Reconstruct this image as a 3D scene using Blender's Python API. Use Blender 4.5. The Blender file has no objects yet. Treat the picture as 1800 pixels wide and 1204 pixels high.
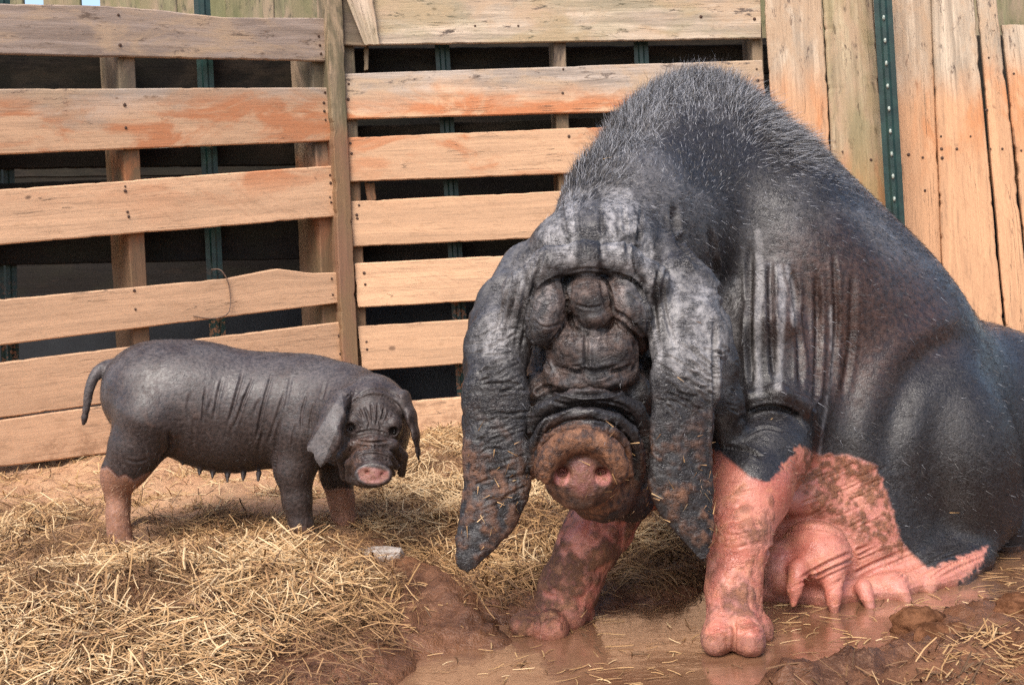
import bpy, math, numpy as np
from mathutils import Vector, Matrix
rng = np.random.default_rng(7)
SC = bpy.context.scene
COL = SC.collection

# ---------------------------------------------------------------- camera, sky, sun, exposure
F = 2473.0; CX, CY = 900.0, 602.0
CAM = np.array([0.0, 0.0, 0.60])
PITCH = math.radians(4.0); ROLL = math.radians(3.4)
_f = np.array([0, math.cos(PITCH), -math.sin(PITCH)])
_r0 = np.array([1.0, 0, 0]); _u0 = np.cross(_r0, _f)
_r = _r0 * math.cos(ROLL) - _u0 * math.sin(ROLL)
_u = _u0 * math.cos(ROLL) + _r0 * math.sin(ROLL)
cd = bpy.data.cameras.new("camera"); cam = bpy.data.objects.new("camera", cd); COL.objects.link(cam)
cd.sensor_width = 36.0; cd.lens = 36.0 * F / 1800.0; cd.clip_start = 0.05; cd.clip_end = 2000
cam.matrix_world = Matrix(((_r[0], _u[0], -_f[0], CAM[0]), (_r[1], _u[1], -_f[1], CAM[1]), (_r[2], _u[2], -_f[2], CAM[2]), (0, 0, 0, 1)))
SC.camera = cam
SUN_EL, SUN_AZ = math.radians(50), math.radians(200)     # azimuth clockwise from +Y: behind the camera, a little to its left
w = bpy.data.worlds.new("World"); SC.world = w; w.use_nodes = True
wn = w.node_tree; bg = wn.nodes["Background"]
sky = wn.nodes.new("ShaderNodeTexSky"); sky.sky_type = 'NISHITA'; sky.sun_disc = False
sky.sun_elevation = SUN_EL; sky.sun_rotation = SUN_AZ; sky.air_density = 1.0; sky.dust_density = 3.0
wn.links.new(sky.outputs[0], bg.inputs[0]); bg.inputs[1].default_value = 0.12
sl = bpy.data.lights.new("sun", 'SUN'); sl.energy = 1.4; sl.angle = math.radians(30); sl.color = (1.0, 0.95, 0.88)
so = bpy.data.objects.new("sun", sl); COL.objects.link(so)
sd = Vector((math.sin(SUN_AZ) * math.cos(SUN_EL), math.cos(SUN_AZ) * math.cos(SUN_EL), math.sin(SUN_EL)))
so.rotation_euler = sd.to_track_quat('Z', 'Y').to_euler()
SC.view_settings.view_transform = 'Standard'; SC.view_settings.look = 'None'
SC.view_settings.exposure = 1.18; SC.view_settings.gamma = 1.0
SC.cycles.use_denoising = False; SC.cycles.max_bounces = 6; SC.cycles.diffuse_bounces = 3; SC.cycles.glossy_bounces = 3

# ---------------------------------------------------------------- geometry helpers
def A(*v): return np.array(v, dtype=float)
def ray(px, py):
    d = _f + _r * ((px - CX) / F) + _u * ((CY - py) / F)
    return d
def P(px, py, D):
    d = ray(px, py); return CAM + d * (D / d[1])
def G(px, py, z=0.0):
    d = ray(px, py); return CAM + d * ((z - CAM[2]) / d[2])
def mpp(D): return D / F
def project(V):
    q = V - CAM; dz = q @ _f
    return CX + F * (q @ _r) / dz, CY - F * (q @ _u) / dz, dz

def _hash(ix, iy, iz, seed):
    h = (ix.astype(np.uint32) * np.uint32(374761393) + iy.astype(np.uint32) * np.uint32(668265263)
         + iz.astype(np.uint32) * np.uint32(2147483647) + np.uint32((seed * 974634777) & 0xffffffff))
    h = (h ^ (h >> np.uint32(13))) * np.uint32(1274126177)
    h = h ^ (h >> np.uint32(16))
    h = h * np.uint32(2246822519); h = h ^ (h >> np.uint32(15))
    return (h & np.uint32(0xffffff)).astype(np.float32) / np.float32(0xffffff)
def vnoise(p, seed=0):
    p = np.asarray(p, dtype=np.float32); i = np.floor(p).astype(np.int64); f = p - i
    f = f * f * (3 - 2 * f); out = 0
    for dx in (0, 1):
        wx = f[:, 0] if dx else 1 - f[:, 0]
        for dy in (0, 1):
            wy = f[:, 1] if dy else 1 - f[:, 1]
            for dz in (0, 1):
                wz = f[:, 2] if dz else 1 - f[:, 2]
                out = out + wx * wy * wz * _hash(i[:, 0] + dx + 9999, i[:, 1] + dy + 9999, i[:, 2] + dz + 9999, seed)
    return out * 2 - 1
def fbm(p, octv=4, seed=0, gain=0.5):
    p = np.asarray(p, dtype=np.float32)
    s = 0; a = 1.0; t = 0
    for o in range(octv):
        s = s + a * vnoise(p * (2.0 ** o) + 17.3 * o, seed + o); t += a; a *= gain
    return s / t
def ridged(p, octv=3, seed=0):
    s = 0; a = 1.0; t = 0
    for o in range(octv):
        s = s + a * (1 - np.abs(vnoise(p * (2.0 ** o) + 31.7 * o, seed + o)) * 2); t += a; a *= 0.5
    return s / t
def sstep(a, b, x):
    t = np.clip((x - a) / (b - a), 0, 1); return t * t * (3 - 2 * t)
def inpoly(x, y, poly):
    poly = np.array(poly, float); inside = np.zeros(x.shape, bool); n = len(poly)
    for i in range(n):
        x1, y1 = poly[i]; x2, y2 = poly[(i + 1) % n]
        if y1 == y2: continue
        c = ((y1 > y) != (y2 > y)) & (x < (x2 - x1) * (y - y1) / (y2 - y1) + x1)
        inside ^= c
    return inside
def polydist(x, y, poly, closed=True):
    poly = np.array(poly, float); d = np.full(x.shape, 1e9); n = len(poly)
    for i in range(n if closed else n - 1):
        a = poly[i]; b = poly[(i + 1) % n]; ab = b - a
        t = np.clip(((x - a[0]) * ab[0] + (y - a[1]) * ab[1]) / max(ab @ ab, 1e-12), 0, 1)
        d = np.minimum(d, np.hypot(x - a[0] - t * ab[0], y - a[1] - t * ab[1]))
    return d
def sdpoly(x, y, poly):          # positive inside
    d = polydist(x, y, poly); return np.where(inpoly(x, y, poly), d, -d)

def tag(o, label=None, cat=None, group=None, kind=None):
    if label: o['label'] = label
    if cat: o['category'] = cat
    if group: o['group'] = group
    if kind: o['kind'] = kind
    return o
def mesh_np(name, V, faces, mat=None, parent=None, smooth=True, attrs=None):
    """faces: (n,3) or (n,4) int array (or list of such arrays)."""
    if not isinstance(faces, list): faces = [faces]
    V = np.asarray(V, dtype=np.float32)
    me = bpy.data.meshes.new(name); me.vertices.add(len(V)); me.vertices.foreach_set('co', V.ravel())
    loops = np.concatenate([f.ravel() for f in faces]).astype(np.int32)
    cnt = np.concatenate([np.full(len(f), f.shape[1]) for f in faces]).astype(np.int32)
    st = np.concatenate([[0], np.cumsum(cnt)[:-1]]).astype(np.int32)
    me.loops.add(len(loops)); me.loops.foreach_set('vertex_index', loops)
    me.polygons.add(len(cnt)); me.polygons.foreach_set('loop_start', st); me.polygons.foreach_set('loop_total', cnt)
    me.polygons.foreach_set('use_smooth', np.full(len(cnt), smooth))
    me.update(calc_edges=True); me.validate()
    for k, v in (attrs or {}).items():
        v = np.asarray(v, dtype=np.float32)
        if v.ndim == 1: a = me.attributes.new(k, 'FLOAT', 'POINT'); a.data.foreach_set('value', v)
        else: a = me.attributes.new(k, 'FLOAT_VECTOR', 'POINT'); a.data.foreach_set('vector', v.ravel())
    if mat: me.materials.append(mat)
    o = bpy.data.objects.new(name, me); COL.objects.link(o)
    if parent: o.parent = parent
    return o
def empty(name, loc=(0, 0, 0)):
    o = bpy.data.objects.new(name, None); COL.objects.link(o); o.location = tuple(loc); o.empty_display_size = .05
    return o
def adopt(o, parent):           # parent without moving
    o.parent = parent; o.matrix_parent_inverse = Matrix.Translation(parent.location).inverted()
    return o

# ---------------------------------------------------------------- node helper
class NT:
    def __init__(s, name):
        s.m = bpy.data.materials.new(name); s.m.use_nodes = True; s.t = s.m.node_tree
        s.b = s.t.nodes['Principled BSDF']
    def put(s, sock, v):
        if isinstance(v, bpy.types.NodeSocket): s.t.links.new(v, sock)
        elif v is not None:
            try: sock.default_value = v
            except Exception: sock.default_value = (*v, 1.0)
    def n(s, typ, props=None, **inp):
        nd = s.t.nodes.new('ShaderNode' + typ)
        for k, v in (props or {}).items(): setattr(nd, k, v)
        for k, v in inp.items():
            if k[0] == 'i' and k[1:].isdigit(): s.put(nd.inputs[int(k[1:])], v)
            else: s.put(nd.inputs[k.replace('_', ' ')], v)
        return nd
    def attr(s, name, out='Fac'): return s.n('Attribute', {'attribute_name': name}).outputs[out]
    def pos(s): return s.n('NewGeometry').outputs['Position']
    def xyz(s, v): return s.n('SeparateXYZ', i0=v).outputs
    def scale(s, v, sc):
        return s.n('VectorMath', {'operation': 'MULTIPLY'}, i0=v, i1=tuple(sc)).outputs[0]
    def noise(s, v, sc, det=4, rough=.55, dist=0.0, out='Fac'):
        return s.n('TexNoise', Vector=v, Scale=sc, Detail=det, Roughness=rough, Distortion=dist).outputs[out]
    def voro(s, v, sc, feat='F1', out='Distance', rnd=1.0):
        return s.n('TexVoronoi', {'feature': feat}, Vector=v, Scale=sc, Randomness=rnd).outputs[out]
    def math(s, op, a, b=None, c=None, clamp=False):
        return s.n('Math', {'operation': op, 'use_clamp': clamp}, i0=a, i1=b, i2=c).outputs[0]
    def mr(s, v, a, b, c=0.0, d=1.0, smooth=True):
        return s.n('MapRange', {'interpolation_type': 'SMOOTHSTEP' if smooth else 'LINEAR'}, i0=v, i1=a, i2=b, i3=c, i4=d).outputs[0]
    def mix(s, f, a, b, mode='MIX'):
        nd = s.t.nodes.new('ShaderNodeMix'); nd.data_type = 'RGBA'; nd.blend_type = mode; nd.clamp_factor = True
        s.put(nd.inputs[0], f); s.put(nd.inputs[6], a if isinstance(a, bpy.types.NodeSocket) else (*a[:3], 1)); s.put(nd.inputs[7], b if isinstance(b, bpy.types.NodeSocket) else (*b[:3], 1))
        return nd.outputs[2]
    def ramp(s, f, stops):
        nd = s.t.nodes.new('ShaderNodeValToRGB'); cr = nd.color_ramp
        while len(cr.elements) < len(stops): cr.elements.new(.5)
        for e, (p, c) in zip(cr.elements, stops): e.position = p; e.color = (*c, 1)
        s.put(nd.inputs[0], f); return nd.outputs[0]
    def bump(s, h, strength=.5, dist=.01, prev=None):
        nd = s.n('Bump', Strength=strength, Distance=dist, Height=h)
        if prev is not None: s.put(nd.inputs['Normal'], prev)
        return nd.outputs[0]
    def done(s, col=None, rough=None, spec=None, normal=None, coat=None, sss=None):
        if col is not None: s.put(s.b.inputs['Base Color'], col)
        if rough is not None: s.put(s.b.inputs['Roughness'], rough)
        if spec is not None: s.put(s.b.inputs['Specular IOR Level'], spec)
        if normal is not None: s.put(s.b.inputs['Normal'], normal)
        if coat is not None: s.put(s.b.inputs['Coat Weight'], coat); s.put(s.b.inputs['Coat Roughness'], .15)
        return s.m
# ---------------------------------------------------------------- materials of the place
def wood_mat(name, clean=(.67, .41, .245), clay=(.56, .21, .09), grey=(.36, .30, .25), dark=(.10, .075, .055), stain_z=1.02, stain_w=.05, algae=0.0, mute=1.0):
    m = NT(name); g = m.attr('grain', 'Vector'); p = m.pos()
    gx = m.xyz(g); z = m.xyz(p)[2]
    lo = m.noise(m.scale(g, (1.6, 3.5, 1)), 1.0, 4, .6, .4)
    lo2 = m.noise(m.scale(g, (3.0, 9.0, 1)), 1.3, 5, .65, .6)
    fine = m.noise(m.scale(g, (7, 170, 1)), 1.0, 4, .7, .3)
    mid = m.noise(m.scale(g, (2.2, 38, 1)), 1.0, 4, .6, .8)
    saw = m.noise(m.scale(m.n('VectorRotate', {'rotation_type': 'Z_AXIS'}, Vector=g, Angle=1.0).outputs[0], (110, 4, 1)), 1.0, 2, .5)
    # weathered grey wood
    gr = m.mix(m.mr(mid, .35, .68), tuple(c * .78 for c in grey), tuple(min(c * 1.55, .8) for c in grey))
    gr = m.mix(m.mr(lo2, .42, .62), gr, (.50, .36, .24))
    gr = m.mix(m.mr(m.noise(m.scale(g, (13, 42, 1)), 1.0, 5, .75), .56, .66), gr, (.10, .08, .07))
    # clay-stained wood: pale, orange and red clay patches
    st = m.mix(m.mr(mid, .3, .7), tuple(c * .86 for c in clean), tuple(min(c * 1.14, .9) for c in clean))
    zz = m.math('ADD', z, m.math('MULTIPLY', m.math('SUBTRACT', lo, .5), .34))
    red = m.math('MULTIPLY', m.mr(lo2, .46, .60), m.mr(zz, stain_z - .34, stain_z - .08))
    st = m.mix(red, st, clay)
    st = m.mix(m.math('MULTIPLY', m.mr(m.noise(m.scale(g, (14, 34, 1)), 1.0, 5, .75), .55, .66), .4), st, (.42, .24, .13))
    st = m.mix(m.math('MULTIPLY', m.mr(saw, .55, .72), .18), st, (.33, .18, .10))
    clr = m.mix(m.mr(zz, stain_z - stain_w, stain_z + stain_w), st, gr)
    # fine fibres and cracks
    clr = m.mix(m.math('MULTIPLY', m.mr(fine, .50, .72), .42), clr, dark)
    crk = m.noise(m.scale(g, (1.3, 26, 1)), 1.0, 3, .5, 1.2)
    ck = m.mr(m.math('ABSOLUTE', m.math('SUBTRACT', crk, .5)), 0.0, .006, 1, 0)
    ck = m.math('MULTIPLY', ck, m.mr(m.noise(m.scale(g, (2.5, 6, 1)), 2.0, 2), .52, .6))
    clr = m.mix(m.math('MULTIPLY', ck, .7), clr, dark)
    # knots and old nail stains
    vo = m.voro(m.scale(g, (5.5, 9, 1)), 1.0); kn = m.mr(vo, .045, .075, 1, 0)
    sel = m.mr(m.noise(m.scale(g, (2, 2, 1)), 2.7, 1), .5, .53)
    clr = m.mix(m.math('MULTIPLY', m.math('MULTIPLY', kn, sel), .8), clr, (.09, .05, .035))
    if algae > 0:
        clr = m.mix(m.math('MULTIPLY', m.mr(m.noise(m.scale(g, (3, 8, 1)), 1.6, 4), .42, .6), algae), clr, (.17, .19, .06))
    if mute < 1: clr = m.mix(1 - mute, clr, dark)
    gru = m.noise(m.scale(g, (70, 330, 1)), 1.0, 5, .8)
    clr = m.mix(m.math('MULTIPLY', m.mr(gru, .50, .70), .38), clr, tuple(c * .35 for c in clean))
    clr = m.mix(m.math('MULTIPLY', m.mr(gru, .48, .32), .25), clr, tuple(min(c * 1.3 + .01, .85) for c in clean))
    wn_ = m.t.nodes.new('ShaderNodeTexWhiteNoise'); wn_.noise_dimensions = '1D'; m.put(wn_.inputs['W'], m.math('ADD', m.math('ROUND', m.xyz(g)[2]), .5))
    clr = m.mix(m.mr(wn_.outputs['Value'], 0, 1, 0, .30, smooth=False), clr, tuple(c * .42 for c in clean))
    spl = m.math('MULTIPLY', m.mr(m.math('ADD', z, m.math('MULTIPLY', m.math('SUBTRACT', lo2, .5), .5)), .34, .04), m.mr(m.noise(m.scale(g, (22, 30, 1)), 1.0, 6, .8), .46, .60))
    clr = m.mix(m.math('MULTIPLY', spl, .55), clr, (.23, .115, .06))
    h = m.math('ADD', m.math('MULTIPLY', gru, .35), m.math('MULTIPLY', fine, .5)); h = m.math('ADD', h, m.math('ADD', m.math('MULTIPLY', mid, .7), m.math('MULTIPLY', ck, -1.2)))
    h = m.math('ADD', h, m.math('MULTIPLY', saw, .18))
    return m.done(clr, m.mr(mid, .3, .7, .72, .92), .25, m.bump(h, .45, .003))
M_BOARD = wood_mat('weathered_board')
M_TOPB = wood_mat('mossy_top_board', grey=(.46, .37, .28), stain_z=.6, algae=.25)
M_GREYB = wood_mat('grey_top_board', grey=(.29, .235, .20), stain_z=.7)
M_PLANK = wood_mat('tall_plank', clean=(.64, .36, .20), clay=(.62, .27, .12), grey=(.44, .36, .27), stain_z=1.0, stain_w=.07)
M_SLAB = wood_mat('mossy_slab', clean=(.55, .33, .17), grey=(.40, .33, .22), stain_z=.78, stain_w=.12, algae=.35)
M_STR = wood_mat('stringer_wood', dark=(.035, .025, .018), clean=(.24, .14, .08), grey=(.15, .12, .09), stain_z=.9, algae=.15, mute=.62)  # wood darkened in colour to stand in for shade between the slats
M_BACK = wood_mat('shade_dark_back_board', dark=(.008, .006, .005), clean=(.030, .021, .015), clay=(.03, .018, .012), grey=(.045, .042, .026), stain_z=.9, algae=.35, mute=.07)  # near-black colour paints the shade of the gaps into these boards
M_POST = wood_mat('rough_post', clean=(.26, .14, .085), clay=(.26, .11, .06), grey=(.13, .11, .075), stain_z=.95, algae=.2)
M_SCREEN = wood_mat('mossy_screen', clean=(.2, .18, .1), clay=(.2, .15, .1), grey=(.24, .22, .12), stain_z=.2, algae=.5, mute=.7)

def metal_green():
    m = NT('green_painted_steel'); p = m.pos(); z = m.xyz(p)[2]
    c = m.mix(m.mr(m.noise(p, 30, 4), .4, .65), (.004, .022, .019), (.009, .038, .031))
    rust = m.math('MULTIPLY', m.mr(m.noise(p, 90, 4, .7), .5, .58), m.mr(z, .62, .45))
    c = m.mix(rust, c, (.22, .10, .05))
    return m.done(c, .45, .5, m.bump(m.noise(p, 200, 3), .2, .002))
M_GREEN = metal_green()
def simple(name, c1, c2, sc=40, rough=.6, spec=.3, b=.3, metal=0):
    m = NT(name); p = m.pos(); nz = m.noise(p, sc, 5, .6)
    m.b.inputs['Metallic'].default_value = metal
    return m.done(m.mix(m.mr(nz, .35, .65), c1, c2), rough, spec, m.bump(m.noise(p, sc * 4, 4), b, .003))
M_STUD = simple('worn_stud_paint', (.55, .56, .50), (.18, .25, .2), 300)
M_NAIL = simple('rusty_nail', (.05, .028, .02), (.11, .06, .04), 400, .7)
M_WIRE = simple('rusty_wire', (.10, .06, .045), (.2, .13, .09), 200, .55)
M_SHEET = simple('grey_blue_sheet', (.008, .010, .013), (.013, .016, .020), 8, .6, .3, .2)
M_WHITE = simple('dusty_white', (.52, .47, .42), (.20, .12, .075), 38, .8)

# ---------------------------------------------------------------- ground heights
PUD_PX = [(640, 1300), (690, 1204), (735, 1160), (820, 1140), (872, 1122), (872, 1098), (960, 1086), (1050, 1076), (1120, 1062), (1170, 1062),
          (1232, 1048), (1300, 1000), (1500, 950), (1700, 925), (1830, 930), (2100, 960), (2100, 1030), (1830, 1042), (1740, 1058),
          (1650, 1080), (1600, 1102), (1572, 1140), (1520, 1168), (1420, 1176), (1330, 1192), (1290, 1240), (1270, 1300)]
PUD = np.array([G(a, b)[:2] for a, b in PUD_PX])
def bumpsum(x, y, items):
    s = 0
    for px, py, z0, amp, sx, sy, rot in items:
        c = G(px, py, z0); dx = x - c[0]; dy = y - c[1]; cr, sr = math.cos(rot), math.sin(rot)
        a = (dx * cr + dy * sr) / sx; b = (-dx * sr + dy * cr) / sy
        s = s + amp * np.exp(-(a * a + b * b))
    return s
MOUNDS = [(380, 1060, .06, .052, .40, .20, 0.1), (470, 985, .06, .018, .14, .09, 0), (60, 1080, .06, .04, .28, .28, 0),
          (800, 860, .05, .055, .20, .16, -.3), (960, 860, .03, .045, .14, .16, 0), (690, 1035, .04, .018, .10, .10, 0)]
ACTIVE_H = None
def ground_h(x, y, fine=True):
    x = np.asarray(x, float); y = np.asarray(y, float)
    near = (np.abs(x) < 3) & (y > 1.0) & (y < 5)
    s = np.full(x.shape, -1.0)
    if near.any(): s[near] = sdpoly(x[near], y[near], PUD)
    q = np.stack([x, y, np.zeros_like(x)], -1).reshape(-1, 3)
    n1 = fbm(q * 6, 4, 3).reshape(x.shape); n2 = ridged(q * 24, 3, 5).reshape(x.shape)
    s = s + n1 * .025
    out = np.clip(-s, 0, None)
    h = np.where(s > 0, -.004 - .03 * sstep(0, .12, s), 0.012 * sstep(0, .05, out) + .03 * sstep(.05, .5, out))
    left = sstep(.3, -1.3, x)
    h = h + left * .075 * sstep(0, .3, out) * sstep(2.2, 3.6, y)
    h = h + bumpsum(x, y, MOUNDS) * sstep(-.02, .12, out)
    # muddy ridge lying from the white piece down to the puddle
    a, b = G(715, 1000, .04)[:2], G(870, 1108, .02)[:2]
    dr = polydist(x, y, [a, b], closed=False)
    h = h + .014 * np.exp(-(dr / .034) ** 2) * (.75 + .5 * n2)
    # churned mud heap front right
    c = G(1760, 1165, .02); dd = np.hypot((x - c[0]) / .40, (y - c[1]) / .09)
    heap = np.exp(-dd ** 2) * sstep(-.01, .04, out)
    h = h + heap * (.018 + .022 * np.clip(n2, -1, 1))
    n4 = fbm(q * 13, 3, 15).reshape(x.shape); h = h + np.where(s > 0, 0, 1) * sstep(0, .10, out) * (n1 * .014 + n4 * .016)
    if fine:
        wet = sstep(.7, .0, out)
        q3 = q * 60
        h = h + np.where(s > 0, 0, 1) * (n2 * (.004 + .004 * wet) + (ridged(q3, 3, 9).reshape(x.shape)) * (.003 + .0045 * wet))
    return h

def axis(lo, hi, st, far, grow=1.25):
    v = list(np.arange(lo, hi, st)); s = st
    x = v[-1]
    while x < far: s *= grow; x += s; v.append(x)
    s = st; x = lo; pre = []
    while x > -far: s *= grow; x -= s; pre.append(x)
    return np.array(pre[::-1] + v)
gx = axis(-1.6, 1.7, .0065, 400); gy = axis(1.3, 4.3, .0075, 400)
XX, YY = np.meshgrid(gx, gy, indexing='ij')
ZZ = ground_h(XX, YY)
far = sstep(5, 12, np.hypot(XX, YY)); ZZ = ZZ * (1 - far)
nx, ny = XX.shape; idx = np.arange(nx * ny).reshape(nx, ny)
quads = np.stack([idx[:-1, :-1], idx[1:, :-1], idx[1:, 1:], idx[:-1, 1:]], -1).reshape(-1, 4)
def ground_mat():
    m = NT('mud_and_clay_soil'); p = m.pos(); z = m.xyz(p)[2]; wet = m.attr('wet')
    n1 = m.noise(p, 9, 6, .65); n2 = m.noise(p, 70, 5, .7)
    dry = m.mix(m.mr(n1, .38, .62), (.44, .245, .135), (.52, .31, .175))
    dry = m.mix(m.math('MULTIPLY', m.mr(n2, .5, .66), .6), dry, (.30, .16, .09))
    mud = m.mix(m.mr(n1, .35, .65), (.075, .029, .012), (.185, .080, .038))
    mud = m.mix(m.math('MULTIPLY', m.mr(n2, .52, .68), .5), mud, (.26, .13, .07))
    c = m.mix(m.attr('dry'), mud, dry)
    r = m.mix(wet, (.85,) * 3, (.42,) * 3)
    return m.done(c, r, m.mr(wet, 0, 1, .2, .4), m.bump(m.math('ADD', n2, m.noise(p, 220, 3)), .7, .006))
Q = np.stack([XX, YY], -1).reshape(-1, 2); sp = np.full(len(Q), -1.0); nr = (np.abs(Q[:, 0]) < 3) & (Q[:, 1] > 1) & (Q[:, 1] < 5)
sp[nr] = sdpoly(Q[nr, 0], Q[nr, 1], PUD)
wetv = sstep(-.30, 0, sp)
nz = fbm(np.c_[Q * 3.5, np.zeros(len(Q))], 4, 21)
dryv = sstep(.15, -.55, Q[:, 0] + .25 * nz - (Q[:, 1] - 3.1) * .25) * sstep(2.35, 2.75, Q[:, 1] + .15 * nz)
dryv = np.maximum(dryv, sstep(3.0, 3.3, Q[:, 1]) * sstep(.5, -.2, Q[:, 0]))
V = np.stack([XX, YY, ZZ], -1).reshape(-1, 3)
tag(mesh_np('ground', V, quads, ground_mat(), attrs={'wet': wetv, 'dry': dryv}), kind='structure')

def water_mat():
    m = NT('muddy_water'); p = m.pos()
    n = m.noise(p, 7, 4, .6, 1.0); n2 = m.noise(m.scale(p, (1, 1.6, 1)), 22, 3, .5, .6)
    c = m.mix(m.mr(n, .35, .65), (.165, .078, .040), (.26, .135, .072))
    h = m.math('ADD', n2, m.math('MULTIPLY', n, 1.5))
    return m.done(c, .035, .8, m.bump(h, .09, .02), coat=.9)
lo = PUD.min(0) - .1; hi = PUD.max(0) + .1
wx = np.linspace(lo[0], hi[0], 60); wy = np.linspace(lo[1], hi[1], 60)
WX, WY = np.meshgrid(wx, wy, indexing='ij'); wi = np.arange(3600).reshape(60, 60)
tag(mesh_np('puddle_water', np.stack([WX, WY, 0 * WX], -1).reshape(-1, 3), np.stack([wi[:-1, :-1], wi[1:, :-1], wi[1:, 1:], wi[:-1, 1:]], -1).reshape(-1, 4), water_mat()), kind='structure')

# ---------------------------------------------------------------- fence
class Plane:
    def __init__(s, pxa, Da, pxb, Db):
        a = P(pxa, 500, Da); b = P(pxb, 500, Db); s.a = a[:2]; t = b[:2] - a[:2]; s.t = t / np.linalg.norm(t)
        s.nn = A(s.t[1], -s.t[0])                      # towards the camera side
        if s.nn @ (CAM[:2] - s.a) < 0: s.nn = -s.nn
        s.n3 = A(s.nn[0], s.nn[1], 0)
    def at(s, px, py, off=0.0):
        d = ray(px, py); a = s.a + s.nn * off
        k = ((a - CAM[:2]) @ s.nn) / (d[:2] @ s.nn); return CAM + d * k
board_seed = [0]
def board(plane, corners, mat, name='board', parent=None, off=0.0, thick=.018, rough=.0013, bow=None, seg=.012, bev=.003, curve=None):
    """corners in order: end-1 side-A, end-2 side-A, end-2 side-B, end-1 side-B (length runs 1 -> 2)."""
    board_seed[0] += 1; sd_ = board_seed[0]
    c = [plane.at(x, y, off) for x, y in corners] if plane else [np.array(q, float) for q in corners]
    n3 = plane.n3 if plane else None
    if n3 is None:
        n3 = np.cross(c[1] - c[0], c[3] - c[0]); n3 /= np.linalg.norm(n3)
        if n3 @ (CAM - c[0]) < 0: n3 = -n3
    L = (np.linalg.norm(c[1] - c[0]) + np.linalg.norm(c[2] - c[3])) / 2; W = np.linalg.norm(c[3] - c[0])
    N = max(int(L / seg), 6); u = np.linspace(0, 1, N + 1)
    eA = fbm(np.c_[u * L * 7, u * 0 + sd_, u * 0], 4, 1) * rough + np.minimum(0, fbm(np.c_[u * L * 40, u * 0 + sd_, u * 0], 2, 2) + .25) * rough * 3
    eB = fbm(np.c_[u * L * 7, u * 0 + sd_ + 50, u * 0], 4, 1) * rough + np.minimum(0, fbm(np.c_[u * L * 40, u * 0 + sd_ + 50, u * 0], 2, 2) + .25) * rough * 3
    b = bev; K = 7
    prof = [(b * .3, -b * .4 * 0 - .0008)] if False else None
    loop = []; vs = np.linspace(0, 1, K)
    for v in vs: loop.append((v, 0.0))
    loop = [(b / W, 0.0)] + [(v, 0.0) for v in np.linspace(0, 1, K)[1:-1]] + [(1 - b / W, 0.0), (1, b), (1, thick - b), (1 - b / W, thick), (b / W, thick), (0, thick - b), (0, b)]
    m = len(loop); V = []; gr = []
    for v, wd in loop:
        pa = c[0][None] * (1 - u[:, None]) + c[1][None] * u[:, None]; pb = c[3][None] * (1 - u[:, None]) + c[2][None] * u[:, None]
        dirv = (pb - pa); dirv /= np.linalg.norm(dirv, axis=1, keepdims=True)
        pa2 = pa - dirv * eA[:, None]; pb2 = pb + dirv * eB[:, None]
        if bow is not None:
            bw = np.interp(u, bow[0], bow[1])[:, None]; pa2 = pa2 - dirv * bw
        q = pa2 * (1 - v) + pb2 * v - n3[None] * wd
        if curve: q = q + n3[None] * curve * (1 - (2 * v - 1) ** 2) * (1 if wd == 0 else 0)
        V.append(q); gr.append(np.c_[u * L + sd_ * 3.7, np.full(N + 1, v * W + sd_ * 1.3 + wd), np.full(N + 1, sd_ * 1.0)])
    V = np.stack(V, 1).reshape(-1, 3); gr = np.stack(gr, 1).reshape(-1, 3)
    # splintered ends
    ends = np.concatenate([np.arange(m), np.arange(m) + N * m])
    ax = (c[1] - c[0]) / np.linalg.norm(c[1] - c[0])
    V[ends] += ax * (rng.normal(0, .0012, len(ends))[:, None])
    i = np.arange(N)[:, None] * m; j = np.arange(m)[None]; j2 = (j + 1) % m
    q = np.stack([i + j, i + m + j, i + m + j2, i + j2], -1).reshape(-1, 4)
    # end caps: fans to a centre vertex
    c0 = V[:m].mean(0); c1 = V[N * m:].mean(0); nv = len(V)
    V = np.vstack([V, c0, c1]); gr = np.vstack([gr, gr[:m].mean(0), gr[N * m:].mean(0)])
    jj = np.arange(m); t0 = np.c_[jj, (jj + 1) % m, np.full(m, nv)]; t1 = np.c_[N * m + (jj + 1) % m, N * m + jj, np.full(m, nv + 1)]
    o = mesh_np(name, V, [q, t0, t1], mat, None, smooth=False, attrs={'grain': gr})
    if parent: adopt(o, parent)
    return o
NAIL = {}
def nail(plane, px, py, parent, off=0.0, r=.0036):
    p = plane.at(px, py, off)
    if 'm' not in NAIL:
        a = np.linspace(0, 2 * np.pi, 11)[:-1]; V = []; 
        for rr, h in ((1, 0), (1, .25), (.8, .45)):
            V += [(rr * math.cos(t), rr * math.sin(t), h) for t in a]
        V.append((0, 0, .48)); n = 10; f = []
        for k in (0, 1):
            f += [(k * n + j, k * n + (j + 1) % n, (k + 1) * n + (j + 1) % n, (k + 1) * n + j) for j in range(n)]
        t = [(2 * n + j, 2 * n + (j + 1) % n, 3 * n) for j in range(n)]
        o = mesh_np('nail', V, [np.array(f), np.array(t)], M_NAIL); NAIL['m'] = o.data; bpy.data.objects.remove(o)
    o = bpy.data.objects.new('nail', NAIL['m']); COL.objects.link(o)
    q = Vector(plane.n3).to_track_quat('Z', 'Y'); s = r * (.8 + .5 * rng.random())
    o.parent = parent; top = parent.parent
    o.matrix_parent_inverse = (parent.matrix_parent_inverse.inverted() if False else Matrix.Translation(top.location).inverted()) if top else Matrix()
    o.location = Vector(p); o.rotation_mode = 'QUATERNION'; o.rotation_quaternion = q; o.scale = (s, s, s)
    o.matrix_parent_inverse = Matrix.Identity(4)
    # board vertices are stored in world coordinates, so the board's own frame is the world frame
    return o

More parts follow.
